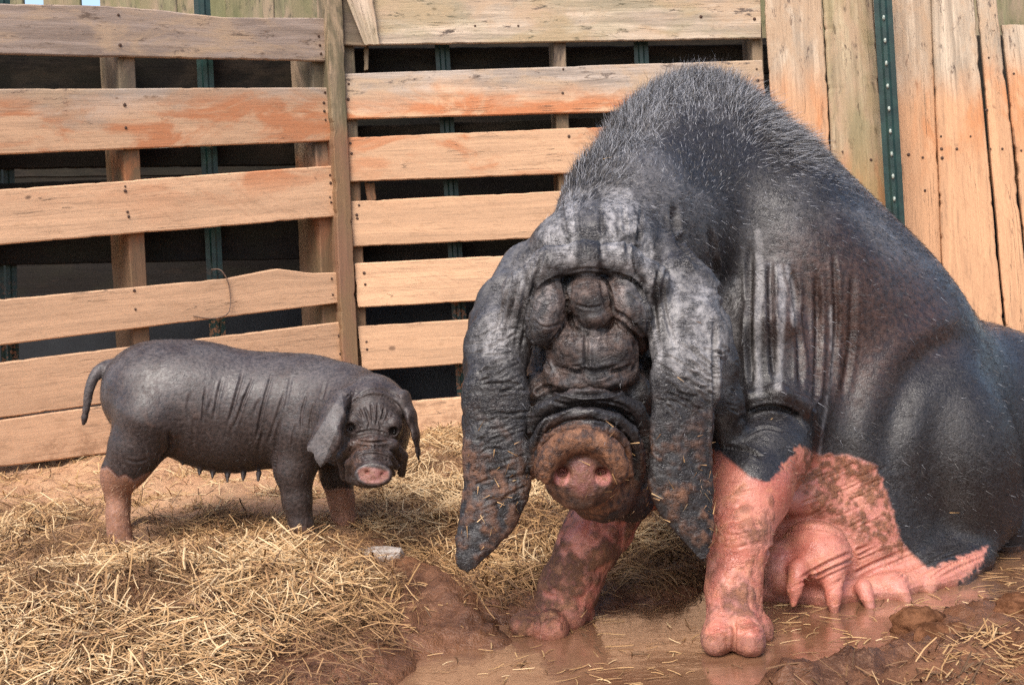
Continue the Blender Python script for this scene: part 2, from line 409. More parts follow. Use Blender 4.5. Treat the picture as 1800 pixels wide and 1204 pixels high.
PL = Plane(600, 4.0, 0, 3.42)         # left pallet
PC = Plane(600, 4.0, 1340, 4.13)      # middle pallet
PR = Plane(1345, 4.10, 1800, 4.02)    # tall planks on the right

def box8(corners_front, n3, depth, mat, name, parent, seg=.03):
    return board(None, corners_front, mat, name, parent, thick=depth, seg=seg, rough=.001)

# ---- left pallet
pl = empty('pallet', P(300, 760, 3.75)); tag(pl, 'weathered wooden pallet standing on edge behind the piglet, its lower slats clay orange', 'pallet', 'wooden pallets standing on edge as a pig fence')
LB = [[(-260, 0), (571, 36), (576, 108), (-260, 90)], [(-260, 158), (578, 154), (582, 248), (-260, 282)],
      [(-260, 352), (590, 291), (593, 381), (-260, 452)], [(-260, 560), (601, 478), (600, 532), (-260, 640)],
      [(-260, 668), (606, 565), (611, 648), (-260, 772)], [(-260, 775), (612, 652), (640, 742), (-260, 852)]]
LN = [[(208, 27), (211, 80), (560, 64), (562, 80), (564, 95)], [(219, 185), (221, 225), (571, 163), (569, 181), (570, 196), (572, 211)],
      [(220, 328), (220, 336), (224, 373), (226, 381), (580, 308), (581, 322), (580, 347), (582, 356)],
      [(236, 511), (238, 544), (585, 518), (583, 490)], [(240, 650), (596, 590), (598, 622)], []]
for i, cs in enumerate(LB):
    bow = None
    if i == 3: bow = ([0, .72, .84, .93, 1.0], [.012, .012, .026, .004, -.002])
    if i == 0: bow = ([0, .5, .6, .75, 1.0], [.0, .012, .008, -.004, .006])
    o = board(PL, cs, M_GREYB if i == 0 else M_BOARD, 'slat', pl, off=0, thick=.02, bow=bow)
    if i == 0: o['label'] = 'grey weathered top slat'
    for a, b in LN[i]: nail(PL, a, b, o, .0005)
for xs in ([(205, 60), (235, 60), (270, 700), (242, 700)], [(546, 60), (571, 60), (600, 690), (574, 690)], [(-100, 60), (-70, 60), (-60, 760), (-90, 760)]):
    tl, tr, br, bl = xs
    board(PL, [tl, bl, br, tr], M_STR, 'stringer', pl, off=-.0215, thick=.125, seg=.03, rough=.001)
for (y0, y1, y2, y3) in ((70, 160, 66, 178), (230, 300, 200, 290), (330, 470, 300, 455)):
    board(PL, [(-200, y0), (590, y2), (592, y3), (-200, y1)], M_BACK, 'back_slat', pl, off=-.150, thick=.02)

# ---- middle pallet
pc = empty('pallet', P(950, 730, 4.07)); tag(pc, 'weathered wooden pallet standing on edge directly behind the sow, between post and tall planks', 'pallet', 'wooden pallets standing on edge as a pig fence')
CB = [[(650, -85), (1334, -90), (1338, 68), (640, 80)], [(601, 130), (1340, 106), (1346, 190), (607, 210)], [(607, 242), (1350, 212), (1353, 292), (612, 320)],
      [(615, 354), (1356, 318), (1358, 400), (622, 434)], [(624, 463), (1362, 424), (1364, 500), (630, 541)], [(630, 574), (1368, 526), (1370, 600), (638, 652)],
      [(640, 712), (1374, 650), (1376, 730), (646, 790)]]
CN = [[(835, 46), (911, 46), (1232, 30), (1326, 34)], [(613, 148), (612, 175), (990, 122), (989, 164), (1330, 122), (1332, 142)], [(616, 252), (618, 270), (1000, 240)],
      [(627, 378), (628, 384), (631, 361)], [(640, 480), (642, 500)], [(644, 601), (645, 614)], [(655, 730)]]
for i, cs in enumerate(CB):
    o = board(PC, cs, M_TOPB if i == 0 else M_BOARD, 'slat', pc, off=0, thick=.02)
    if i == 0: o['label'] = 'mossy pale top slat with dark spots'
    for a, b in CN[i]: nail(PC, a, b, o, .0005)
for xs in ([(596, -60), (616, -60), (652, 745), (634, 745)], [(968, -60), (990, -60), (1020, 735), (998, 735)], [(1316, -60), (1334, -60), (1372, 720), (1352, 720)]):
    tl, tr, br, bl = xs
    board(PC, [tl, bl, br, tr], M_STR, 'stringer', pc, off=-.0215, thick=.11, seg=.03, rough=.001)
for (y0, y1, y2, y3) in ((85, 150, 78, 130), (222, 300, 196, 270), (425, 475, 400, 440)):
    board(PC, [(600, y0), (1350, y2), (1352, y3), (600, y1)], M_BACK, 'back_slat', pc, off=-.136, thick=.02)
board(PC, [(640, 80), (655, 80), (655, 122), (640, 122)][0:1] + [(640, 124), (648, 122), (648, 78)], M_STR, 'spacer_block', pc, off=-.03, thick=.06)
board(PC, [(641, 322), (645, 352), (662, 352), (658, 322)], M_STR, 'spacer_block', pc, off=-.03, thick=.06)
# corner brace
br = board(PC, [(598, -30), (640, 79), (668, 78), (650, -40)], M_TOPB, 'diagonal_brace', None, off=.022, thick=.018)
adopt(br, pc)
o = board(PC, [(594, -60), (648, -60), (645, 82), (597, 80)], M_STR, 'slat', pc, off=.0005, thick=.018)

# ---- wooden post between the pallets
post = board(None, [P(572, -70, 3.97), P(608, 742, 3.97), P(636, 742, 3.99), P(598, -70, 3.99)], M_POST, 'fence_post', None, thick=.09, rough=.003)
tag(post, 'rough mossy brown wooden post standing in the gap between the two pallets', 'post')

# ---- tall vertical planks
vf = empty('plank_fence', P(1580, 700, 4.05)); tag(vf, 'tall fence of upright weathered planks stained orange with clay, right of the pallets', 'fence')
def vp(xt0, xt1, xb0, xb1, ytop, ybot=790, mat=M_PLANK, off=0.0, thick=.022, lab=None, curve=None):
    o = board(PR, [(xt0, ytop), (xb0, ybot), (xb1, ybot), (xt1, ytop)], mat, 'plank', vf, off=off, thick=thick, rough=.0025, curve=curve)
    if lab: o['label'] = lab
    return o
# x at y=-60 and at y=790
p1 = vp(1340, 1441, 1392, 1490, -60)
p2 = vp(1443, 1528, 1492, 1596, -60, mat=M_SLAB, off=.004, thick=.03, lab='mossy half-round slab', curve=.022)
p3 = vp(1530, 1634, 1592, 1668, -60, off=-.012)
p4 = vp(1636, 1706, 1670, 1784, -60, off=.001)
p5 = vp(1713, 1746, 1788, 1836, -60, off=.002)
p6 = vp(1762, 1850, 1840, 1940, 44, off=.002)
p7 = vp(1852, 1950, 1942, 2060, 20, off=.001)
for a, b in ((1597, 272), (1622, 277), (1626, 335)): nail(PR, a, b, p3, -.011)
for a, b in ((1655, 262), (1682, 262), (1706, 240), (1654, 240), (1656, 278)): nail(PR, a, b, p4, .0015)
for a, b in ((1741, 262), (1762, 262), (1734, 194), (1738, 102)): nail(PR, a, b, p5, .0025)
for a, b in ((1795, 265), (1782, 130)): nail(PR, a, b, p6, .0025)
for a, b in ((1481, 267), (1503, 285), (1531, 281)): nail(PR, a, b, p2, .022)
board(PR, [(1330, 262), (1950, 262), (1950, 330), (1330, 330)], M_STR, 'rail', vf, off=-.045, thick=.04)
board(PR, [(1330, 560), (1950, 560), (1950, 630), (1330, 630)], M_STR, 'rail', vf, off=-.045, thick=.04)

# ---- steel T-posts
def tpost(top, bot, width, studs, label, D=None, face=1):
    """top, bot world points of the post's centre line; a T-section with studs on its face."""
    e = empty('fence_stake', bot); tag(e, label, 'fence stake', 'green steel fence stakes')
    ax = top - bot; L = np.linalg.norm(ax); ax /= L
    to = CAM - bot; to[2] = 0; to /= np.linalg.norm(to); side = np.cross(ax, to); side /= np.linalg.norm(side); to = np.cross(side, ax)
    hw = width / 2; t = .0035; nb = .03
    prof = [(-hw, 0), (-hw * .45, .0015), (-.005, .006), (.005, .006), (hw * .45, .0015), (hw, 0), (hw, -t), (.003, -t), (.003, -nb), (-.003, -nb), (-.003, -t), (-hw, -t)]
    N = 30; V = []
    for k in range(N + 1):
        c = bot + ax * (L * k / N)
        V += [c + side * a + to * b for a, b in prof]
    m = len(prof); i = np.arange(N)[:, None] * m; j = np.arange(m)[None]; j2 = (j + 1) % m
    q = np.stack([i + j, i + j2, i + m + j2, i + m + j], -1).reshape(-1, 4)
    V.append(V[N * m] * 0 + top); cap = np.c_[N * m + np.arange(m), N * m + (np.arange(m) + 1) % m, np.full(m, len(V) - 1)]
    o = mesh_np('stake_rail', V, [q, cap], M_GREEN, smooth=False); adopt(o, e)
    if studs:
        sm = None; k = 0.02
        while k < L - .02:
            c = bot + ax * k + to * .006
            if sm is None:
                vs = []; a = np.linspace(0, 2 * np.pi, 9)[:-1]
                for rr, h in ((.0052, 0), (.0046, .006), (.0025, .0085)): vs += [side * rr * math.cos(t_) * .8 + ax * rr * math.sin(t_) * 1.5 + to * h for t_ in a]
                vs.append(to * .009); f = [(q_ * 8 + j_, q_ * 8 + (j_ + 1) % 8, (q_ + 1) * 8 + (j_ + 1) % 8, (q_ + 1) * 8 + j_) for q_ in (0, 1) for j_ in range(8)]
                so_ = mesh_np('stud', vs, [np.array(f), np.array([(16 + j_, 16 + (j_ + 1) % 8, 24) for j_ in range(8)])], M_STUD); sm = so_.data
            else: so_ = bpy.data.objects.new('stud', sm); COL.objects.link(so_)
            so_.parent = e; so_.location = Vector(c - bot); k += studs
    return e
def tp_px(x0, x1, D, wpx, studs, label):   # x at y=-60 and y=700
    return tpost(P(x0, -60, D), P(x1, 790, D), wpx * mpp(D), studs, label)
tp_px(1548, 1598, 3.98, 31, .063, 'green studded steel stake standing in front of the tall upright planks')
tp_px(352, 392, 3.90, 28, 0, 'green steel stake seen inside the left pallet, rusty near the piglet')
tp_px(0, 22, 3.62, 30, 0, 'green steel stake at the left edge, inside the left pallet')
tp_px(768, 822, 4.12, 25, 0, 'green steel stake inside the middle pallet, left of the sow')
tp_px(1120, 1160, 4.16, 25, 0, 'green steel stake inside the middle pallet, above the sow shoulders')

# ---- things behind
scr = empty('board_screen', P(600, 700, 5.0)); tag(scr, 'mossy greenish board screen seen in slivers above and behind the pallets', 'screen')
PB = Plane(0, 4.45, 1800, 4.45)
x = -500
while x < 1750:
    wd_ = 62 + 30 * rng.random()
    gap = 34 if -70 < x < 110 else -3
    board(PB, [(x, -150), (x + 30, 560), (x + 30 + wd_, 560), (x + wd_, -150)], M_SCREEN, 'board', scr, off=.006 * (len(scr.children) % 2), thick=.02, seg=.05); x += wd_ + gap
for k_ in range(5): board(PB, [(-700, 92 + 112 * k_), (1900, 60 + 112 * k_), (1900, 178 + 112 * k_), (-700, 210 + 112 * k_)], M_BACK, 'gap_shade_board', scr, off=.04 + .004 * (k_ % 2), thick=.02, seg=.1)  # added near-black boards that make the gaps read as deep shade
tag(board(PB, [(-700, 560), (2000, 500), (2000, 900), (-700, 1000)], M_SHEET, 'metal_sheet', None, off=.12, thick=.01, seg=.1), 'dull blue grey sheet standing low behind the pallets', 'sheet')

# ---- wire round the fourth slat
def tube(name, pts, r, mat, parent=None, n=6, radii=None):
    pts = np.array(pts, float); N = len(pts); T = np.gradient(pts, axis=0); T /= np.linalg.norm(T, axis=1, keepdims=True)
    up = A(.3, .9, .2); S = np.cross(T, up); S /= np.linalg.norm(S, axis=1, keepdims=True); U = np.cross(S, T)
    a = np.linspace(0, 2 * np.pi, n + 1)[:-1]; rr = np.full(N, r) if radii is None else np.array(radii)
    V = (pts[:, None] + rr[:, None, None] * (S[:, None] * np.cos(a)[None, :, None] + U[:, None] * np.sin(a)[None, :, None])).reshape(-1, 3)
    i = np.arange(N - 1)[:, None] * n; j = np.arange(n)[None]; j2 = (j + 1) % n
    q = np.stack([i + j, i + j2, i + n + j2, i + n + j], -1).reshape(-1, 4)
    return mesh_np(name, V, q, mat, parent)
def smoothpts(pts, n=40):
    pts = np.array(pts, float); k = len(pts); t = np.linspace(0, k - 1, n); out = []
    for tt in t:
        i = min(int(tt), k - 2); f = tt - i; p0 = pts[max(i - 1, 0)]; p1 = pts[i]; p2 = pts[i + 1]; p3 = pts[min(i + 2, k - 1)]
        out.append(.5 * ((2 * p1) + (-p0 + p2) * f + (2 * p0 - 5 * p1 + 4 * p2 - p3) * f * f + (-p0 + 3 * p1 - 3 * p2 + p3) * f ** 3))
    return np.array(out)
tag(tube('wire_loop', smoothpts([PL.at(340, 556, .004), PL.at(372, 560, .008), PL.at(398, 553, .012), PL.at(405, 535, .008), PL.at(403, 505, .006), PL.at(396, 485, .008), PL.at(386, 474, .002), PL.at(372, 474, -.02)]), .0018, M_WIRE),
    'rusty wire looped over the fourth slat of the left pallet', 'wire')
tag(tube('twine', smoothpts([PL.at(228, 262, -.01), PL.at(290, 260, -.004), PL.at(345, 256, -.01), PL.at(372, 259, -.02)]), .0009, M_STUD), 'thin pale twine hanging below the second slat of the left pallet', 'twine')
# ---------------------------------------------------------------- sculpting: signed-distance blobs -> one continuous skin
def smin(a, b, k):
    h = np.clip(.5 + .5 * (b - a) / k, 0, 1); return b * (1 - h) + a * h - k * h * (1 - h)
class Clay:
    def __init__(s, lo, hi, h):
        s.lo = np.array(lo, np.float32); s.h = h; s.n = np.ceil((np.array(hi) - lo) / h).astype(int) + 1
        s.f = np.full(s.n, .2, np.float32)
        s.ax = [(s.lo[i] + h * np.arange(s.n[i])).astype(np.float32) for i in range(3)]
    def apply(s, fn, lo, hi, k, mode='add'):
        m = k + 3 * s.h
        a = np.maximum(np.floor((lo - m - s.lo) / s.h).astype(int), 0); b = np.minimum(np.ceil((hi + m - s.lo) / s.h).astype(int) + 1, s.n)
        if (b <= a).any(): return
        sl = tuple(slice(a[i], b[i]) for i in range(3))
        d = fn(s.ax[0][sl[0]][:, None, None], s.ax[1][sl[1]][None, :, None], s.ax[2][sl[2]][None, None, :]).astype(np.float32)
        if mode == 'add': s.f[sl] = smin(s.f[sl], d, k)
        else: s.f[sl] = -smin(-s.f[sl], d, k)
    def ell(s, c, r, k=.02, tilt=0.0, yaw=0.0, pit=0.0, mode='add'):
        """ellipsoid: r = (image-right, away, image-up) radii; tilt turns it clockwise as seen by the camera."""
        c = np.array(c, float); r = np.array(r, float)
        R = np.array(Matrix.Rotation(yaw, 3, 'Z') @ Matrix.Rotation(pit, 3, 'X') @ Matrix.Rotation(tilt, 3, 'Y'))
        def fn(X, Y, Z):
            x = X - c[0]; y = Y - c[1]; z = Z - c[2]
            q = [R[0, i] * x + R[1, i] * y + R[2, i] * z for i in range(3)]
            k0 = np.sqrt((q[0] / r[0]) ** 2 + (q[1] / r[1]) ** 2 + (q[2] / r[2]) ** 2)
            k1 = np.sqrt((q[0] / r[0] ** 2) ** 2 + (q[1] / r[1] ** 2) ** 2 + (q[2] / r[2] ** 2) ** 2) + 1e-6
            return k0 * (k0 - 1) / k1
        R2 = np.sqrt((R ** 2) @ (r ** 2)); s.apply(fn, c - R2, c + R2, k, mode)
    def chain(s, pts, rad, k=.02, squash=None, mode='add', ks=None):
        """tapering limb through pts; squash=(normal, factor) flattens it along a direction."""
        pts = np.array(pts, float); rad = list(rad)
        nn = None
        if squash: nn = np.array(squash[0], float); nn /= np.linalg.norm(nn); sq = squash[1]
        for a, b, ra, rb in zip(pts[:-1], pts[1:], rad[:-1], rad[1:]):
            def warp(v): return v + nn * (v @ nn) * (sq - 1) if nn is not None else v
            wa, wb = warp(a), warp(b); ab = wb - wa; L2 = max(ab @ ab, 1e-9)
            def fn(X, Y, Z):
                if nn is not None:
                    t_ = (nn[0] * X + nn[1] * Y + nn[2] * Z) * (sq - 1); X = X + nn[0] * t_; Y = Y + nn[1] * t_; Z = Z + nn[2] * t_
                x = X - wa[0]; y = Y - wa[1]; z = Z - wa[2]
                t = np.clip((x * ab[0] + y * ab[1] + z * ab[2]) / L2, 0, 1)
                d = np.sqrt((x - t * ab[0]) ** 2 + (y - t * ab[1]) ** 2 + (z - t * ab[2]) ** 2) - (ra + (rb - ra) * t)
                return d / (1 + (sq - 1) * .45) if nn is not None else d
            r = max(ra, rb); s.apply(fn, np.minimum(a, b) - r, np.maximum(a, b) + r, k, mode)
    def mesh(s, smooth=2):
        f = s.f; ins = f < 0
        n = np.array(f.shape) - 1
        cnt = np.zeros(n, np.int8)
        for dx in (0, 1):
            for dy in (0, 1):
                for dz in (0, 1): cnt += ins[dx:dx + n[0], dy:dy + n[1], dz:dz + n[2]]
        act = (cnt > 0) & (cnt < 8); I = np.argwhere(act); del cnt
        mp = np.full(n, -1, np.int32); mp[act] = np.arange(len(I))
        corner = {(dx, dy, dz): f[I[:, 0] + dx, I[:, 1] + dy, I[:, 2] + dz] for dx in (0, 1) for dy in (0, 1) for dz in (0, 1)}
        acc = np.zeros((len(I), 3), np.float32); c = np.zeros(len(I), np.float32)
        for ax_ in range(3):
            o = [0, 1, 2]; o.remove(ax_)
            for u_ in (0, 1):
                for v_ in (0, 1):
                    k0 = [0, 0, 0]; k0[o[0]] = u_; k0[o[1]] = v_; k1 = list(k0); k1[ax_] = 1
                    a = corner[tuple(k0)]; b = corner[tuple(k1)]; x = (a < 0) != (b < 0)
                    t = np.where(x, a / np.where(a == b, 1, a - b), 0); p = np.zeros_like(acc); p[:] = k0; p[:, ax_] = t
                    acc += p * x[:, None]; c += x
        V = s.lo + s.h * (I + acc / c[:, None])
        quads = []
        for ax_ in range(3):
            o = [(ax_ + 1) % 3, (ax_ + 2) % 3]
            sl0 = [slice(None)] * 3; sl1 = [slice(None)] * 3; sl0[ax_] = slice(0, -1); sl1[ax_] = slice(1, None)
            a = ins[tuple(sl0)]; b = ins[tuple(sl1)]; E = np.argwhere(a != b)
            E = E[(E[:, o[0]] > 0) & (E[:, o[1]] > 0) & (E[:, o[0]] < n[o[0]]) & (E[:, o[1]] < n[o[1]])]
            q = []
            for u_, v_ in ((-1, -1), (0, -1), (0, 0), (-1, 0)):
                e = E.copy(); e[:, o[0]] += u_; e[:, o[1]] += v_; q.append(mp[e[:, 0], e[:, 1], e[:, 2]])
            q = np.stack(q, 1); flip = ~ins[E[:, 0], E[:, 1], E[:, 2]]; q[flip] = q[flip][:, ::-1]; quads.append(q)
        Q = np.concatenate(quads); del mp; Q = Q[(Q >= 0).all(1)]
        V = relax(V.astype(np.float64), Q, smooth)
        return V, Q
def relax(V, Q, it, lam=.5):
    n = len(V); e0 = Q.ravel(); e1 = np.roll(Q, -1, 1).ravel(); deg = np.bincount(e0, minlength=n) + np.bincount(e1, minlength=n)
    for _ in range(it):
        S = np.stack([np.bincount(e0, V[e1, i], n) + np.bincount(e1, V[e0, i], n) for i in range(3)], 1) / np.maximum(deg, 1)[:, None]
        V = V * (1 - lam) + S * lam
    return V
def biggest(V, Q):
    n = len(V); lab = np.arange(n); e0 = Q.ravel(); e1 = np.roll(Q, -1, 1).ravel()
    for _ in range(400):
        m = np.minimum(lab[e0], lab[e1]); new = lab.copy(); np.minimum.at(new, e0, m); np.minimum.at(new, e1, m); new = new[new]
        if (new == lab).all(): break
        lab = new
    u, c = np.unique(lab, return_counts=True); keep = lab == u[np.argmax(c)]
    mp = np.cumsum(keep) - 1; Q = Q[keep[Q].all(1)]; return V[keep], mp[Q]
def subdiv(V, Q):
    n = len(V); e = np.stack([Q.ravel(), np.roll(Q, -1, 1).ravel()], 1); es = np.sort(e, 1); key = es[:, 0].astype(np.int64) * n + es[:, 1]
    u, inv = np.unique(key, return_inverse=True); inv = inv.reshape(Q.shape)
    mid = (V[u // n] + V[u % n]) / 2; cen = V[Q].mean(1); m0 = n; c0 = n + len(u); ci = c0 + np.arange(len(Q))
    q = np.concatenate([np.stack([Q[:, k], m0 + inv[:, k], ci, m0 + inv[:, k - 1]], 1) for k in range(4)])
    return np.vstack([V, mid, cen]), q
def normals(V, Q):
    a = V[Q[:, 2]] - V[Q[:, 0]]; b = V[Q[:, 3]] - V[Q[:, 1]]; fn = np.cross(a, b); N = np.zeros_like(V)
    for k in range(4):
        for i in range(3): N[:, i] += np.bincount(Q[:, k], fn[:, i], len(V))
    return N / (np.linalg.norm(N, axis=1, keepdims=True) + 1e-12)
class Sculpt:
    """pushes strokes into a finished skin: a stroke starts from where it is seen in the picture and is laid on the surface in 3-D."""
    def __init__(s, V, Q): s.V, s.Q = V, Q; s.refresh()
    def refresh(s, cell=7):
        s.N = normals(s.V, s.Q); s.px, s.py, s.dz = project(s.V); s.cell = cell
        vis = ((CAM - s.V) * s.N).sum(1) > 0
        gx_ = (s.px / cell).astype(int); gy_ = (s.py / cell).astype(int); s.W = 700
        ok = vis & (gx_ >= -100) & (gx_ < 590) & (gy_ >= -100) & (gy_ < 590)
        s.zb = np.full((s.W, s.W), np.inf); np.minimum.at(s.zb, (gx_[ok] + 100, gy_[ok] + 100), s.dz[ok])
    def hit(s, x, y):
        i, j = int(x / s.cell) + 100, int(y / s.cell) + 100; z = s.zb[i, j]
        if not np.isfinite(z):
            w_ = s.zb[i - 2:i + 3, j - 2:j + 3]; w_ = w_[np.isfinite(w_)]
            if len(w_) == 0: return None
            z = w_.min()
        d = ray(x, y); return CAM + d * (z / (d @ _f))
    def stroke(s, pts, width, depth, side=.35, taper=True):
        pts = smoothpts(np.array(pts, float), max(4, int(sum(np.hypot(*(np.array(pts[i + 1]) - pts[i])) for i in range(len(pts) - 1)) / 5)))
        H = [s.hit(x, y) for x, y in pts]; keep = [i for i, h in enumerate(H) if h is not None]
        if len(keep) < 3: return
        Hh = np.array([H[i] for i in keep]); t = np.array(keep) / (len(pts) - 1)
        zz = (Hh - CAM) @ _f; zp = np.pad(zz, 2, mode='edge'); zs = np.median(np.stack([zp[k:k + len(zz)] for k in range(5)]), 0)
        zp = np.pad(zs, 2, mode='edge'); zs = np.mean(np.stack([zp[k:k + len(zz)] for k in range(5)]), 0); Hh = CAM + (Hh - CAM) * (zs / zz)[:, None]
        amp = depth * (np.clip(np.sin(np.pi * np.clip(t, .02, .98)) * 1.6, 0, 1) if taper else 1 + 0 * t)
        lo_ = Hh.min(0) - width * 4 - .01; hi_ = Hh.max(0) + width * 4 + .01
        sel = np.where(((s.V > lo_) & (s.V < hi_)).all(1))[0]
        if len(sel) == 0: return
        P_ = s.V[sel]; best = np.full(len(sel), 1e9); am = np.zeros(len(sel)); vd = (Hh[0] - CAM) / np.linalg.norm(Hh[0] - CAM)
        for a, b, aa, ab_ in zip(Hh[:-1], Hh[1:], amp[:-1], amp[1:]):
            d_ = b - a; u_ = np.clip(((P_ - a) @ d_) / max(d_ @ d_, 1e-12), 0, 1); w_ = P_ - a - u_[:, None] * d_
            al = w_ @ vd; lat = np.linalg.norm(w_ - al[:, None] * vd, axis=1); d = np.sqrt(lat ** 2 + (np.maximum(np.abs(al) - .008, 0)) ** 2)
            m_ = d < best; best[m_] = d[m_]; am[m_] = (aa + (ab_ - aa) * u_)[m_]
        x = best / width; prof = -np.exp(-x * x) + side * np.exp(-((x - 1.9) / .9) ** 2)
        s.V[sel] += s.N[sel] * (am * prof)[:, None]
def SP(x, y, D, r=None):
    return P(x, y, D)
def chain_px(clay, pts, k=.02, squash=None, mode='add'):
    clay.chain([P(x, y, D) for x, y, D, r in pts], [r * mpp(D) for x, y, D, r in pts], k, squash, mode)
def ell_px(clay, x, y, D, rx, ry, rd, k=.02, tilt=0.0, yaw=0.0, pit=0.0, mode='add'):
    m_ = mpp(D); clay.ell(P(x, y, D), (rx * m_, rd, ry * m_), k, math.radians(tilt) , math.radians(yaw), math.radians(pit), mode)

def hair_mesh(name, root, dirs, length, width, mat, parent=None, bend=None, seg=3, shade=None):
    n = len(root); width = np.zeros(n) + width; side = np.cross(dirs, rng.normal(0, 1, (n, 3))); side /= np.linalg.norm(side, axis=1, keepdims=True)
    V = np.zeros((n, (seg + 1) * 2, 3)); bend = np.zeros_like(dirs) if bend is None else bend
    for k in range(seg + 1):
        t = k / seg; c = root + dirs * (length * t)[:, None] + bend * (length * t * t)[:, None]
        w_ = (width * (1 - .85 * t))[:, None] / 2; V[:, 2 * k] = c - side * w_; V[:, 2 * k + 1] = c + side * w_
    b = (np.arange(n) * (seg + 1) * 2)[:, None]
    q = np.concatenate([np.stack([b[:, 0] + 2 * k, b[:, 0] + 2 * k + 1, b[:, 0] + 2 * k + 3, b[:, 0] + 2 * k + 2], 1) for k in range(seg)])
    at = {'shade': np.repeat(shade if shade is not None else rng.random(n), (seg + 1) * 2)}
    return mesh_np(name, V.reshape(-1, 3), q, mat, parent, attrs=at)
def scatter_on(V, Q, N, dens):
    """random roots on a skin, dens = weight per vertex times count per m2."""
    a = V[Q[:, 2]] - V[Q[:, 0]]; b = V[Q[:, 3]] - V[Q[:, 1]]; ar = np.linalg.norm(np.cross(a, b), axis=1) / 2
    wq = dens[Q].mean(1) * ar; cnt = rng.poisson(wq); f = np.repeat(np.arange(len(Q)), cnt)
    u_ = rng.random((len(f), 1)); v_ = rng.random((len(f), 1)); q = Q[f]
    bil = lambda X: (X[q[:, 0]] * (1 - u_) + X[q[:, 1]] * u_) * (1 - v_) + (X[q[:, 3]] * (1 - u_) + X[q[:, 2]] * u_) * v_
    n_ = bil(N); return bil(V), n_ / (np.linalg.norm(n_, axis=1, keepdims=True) + 1e-9)
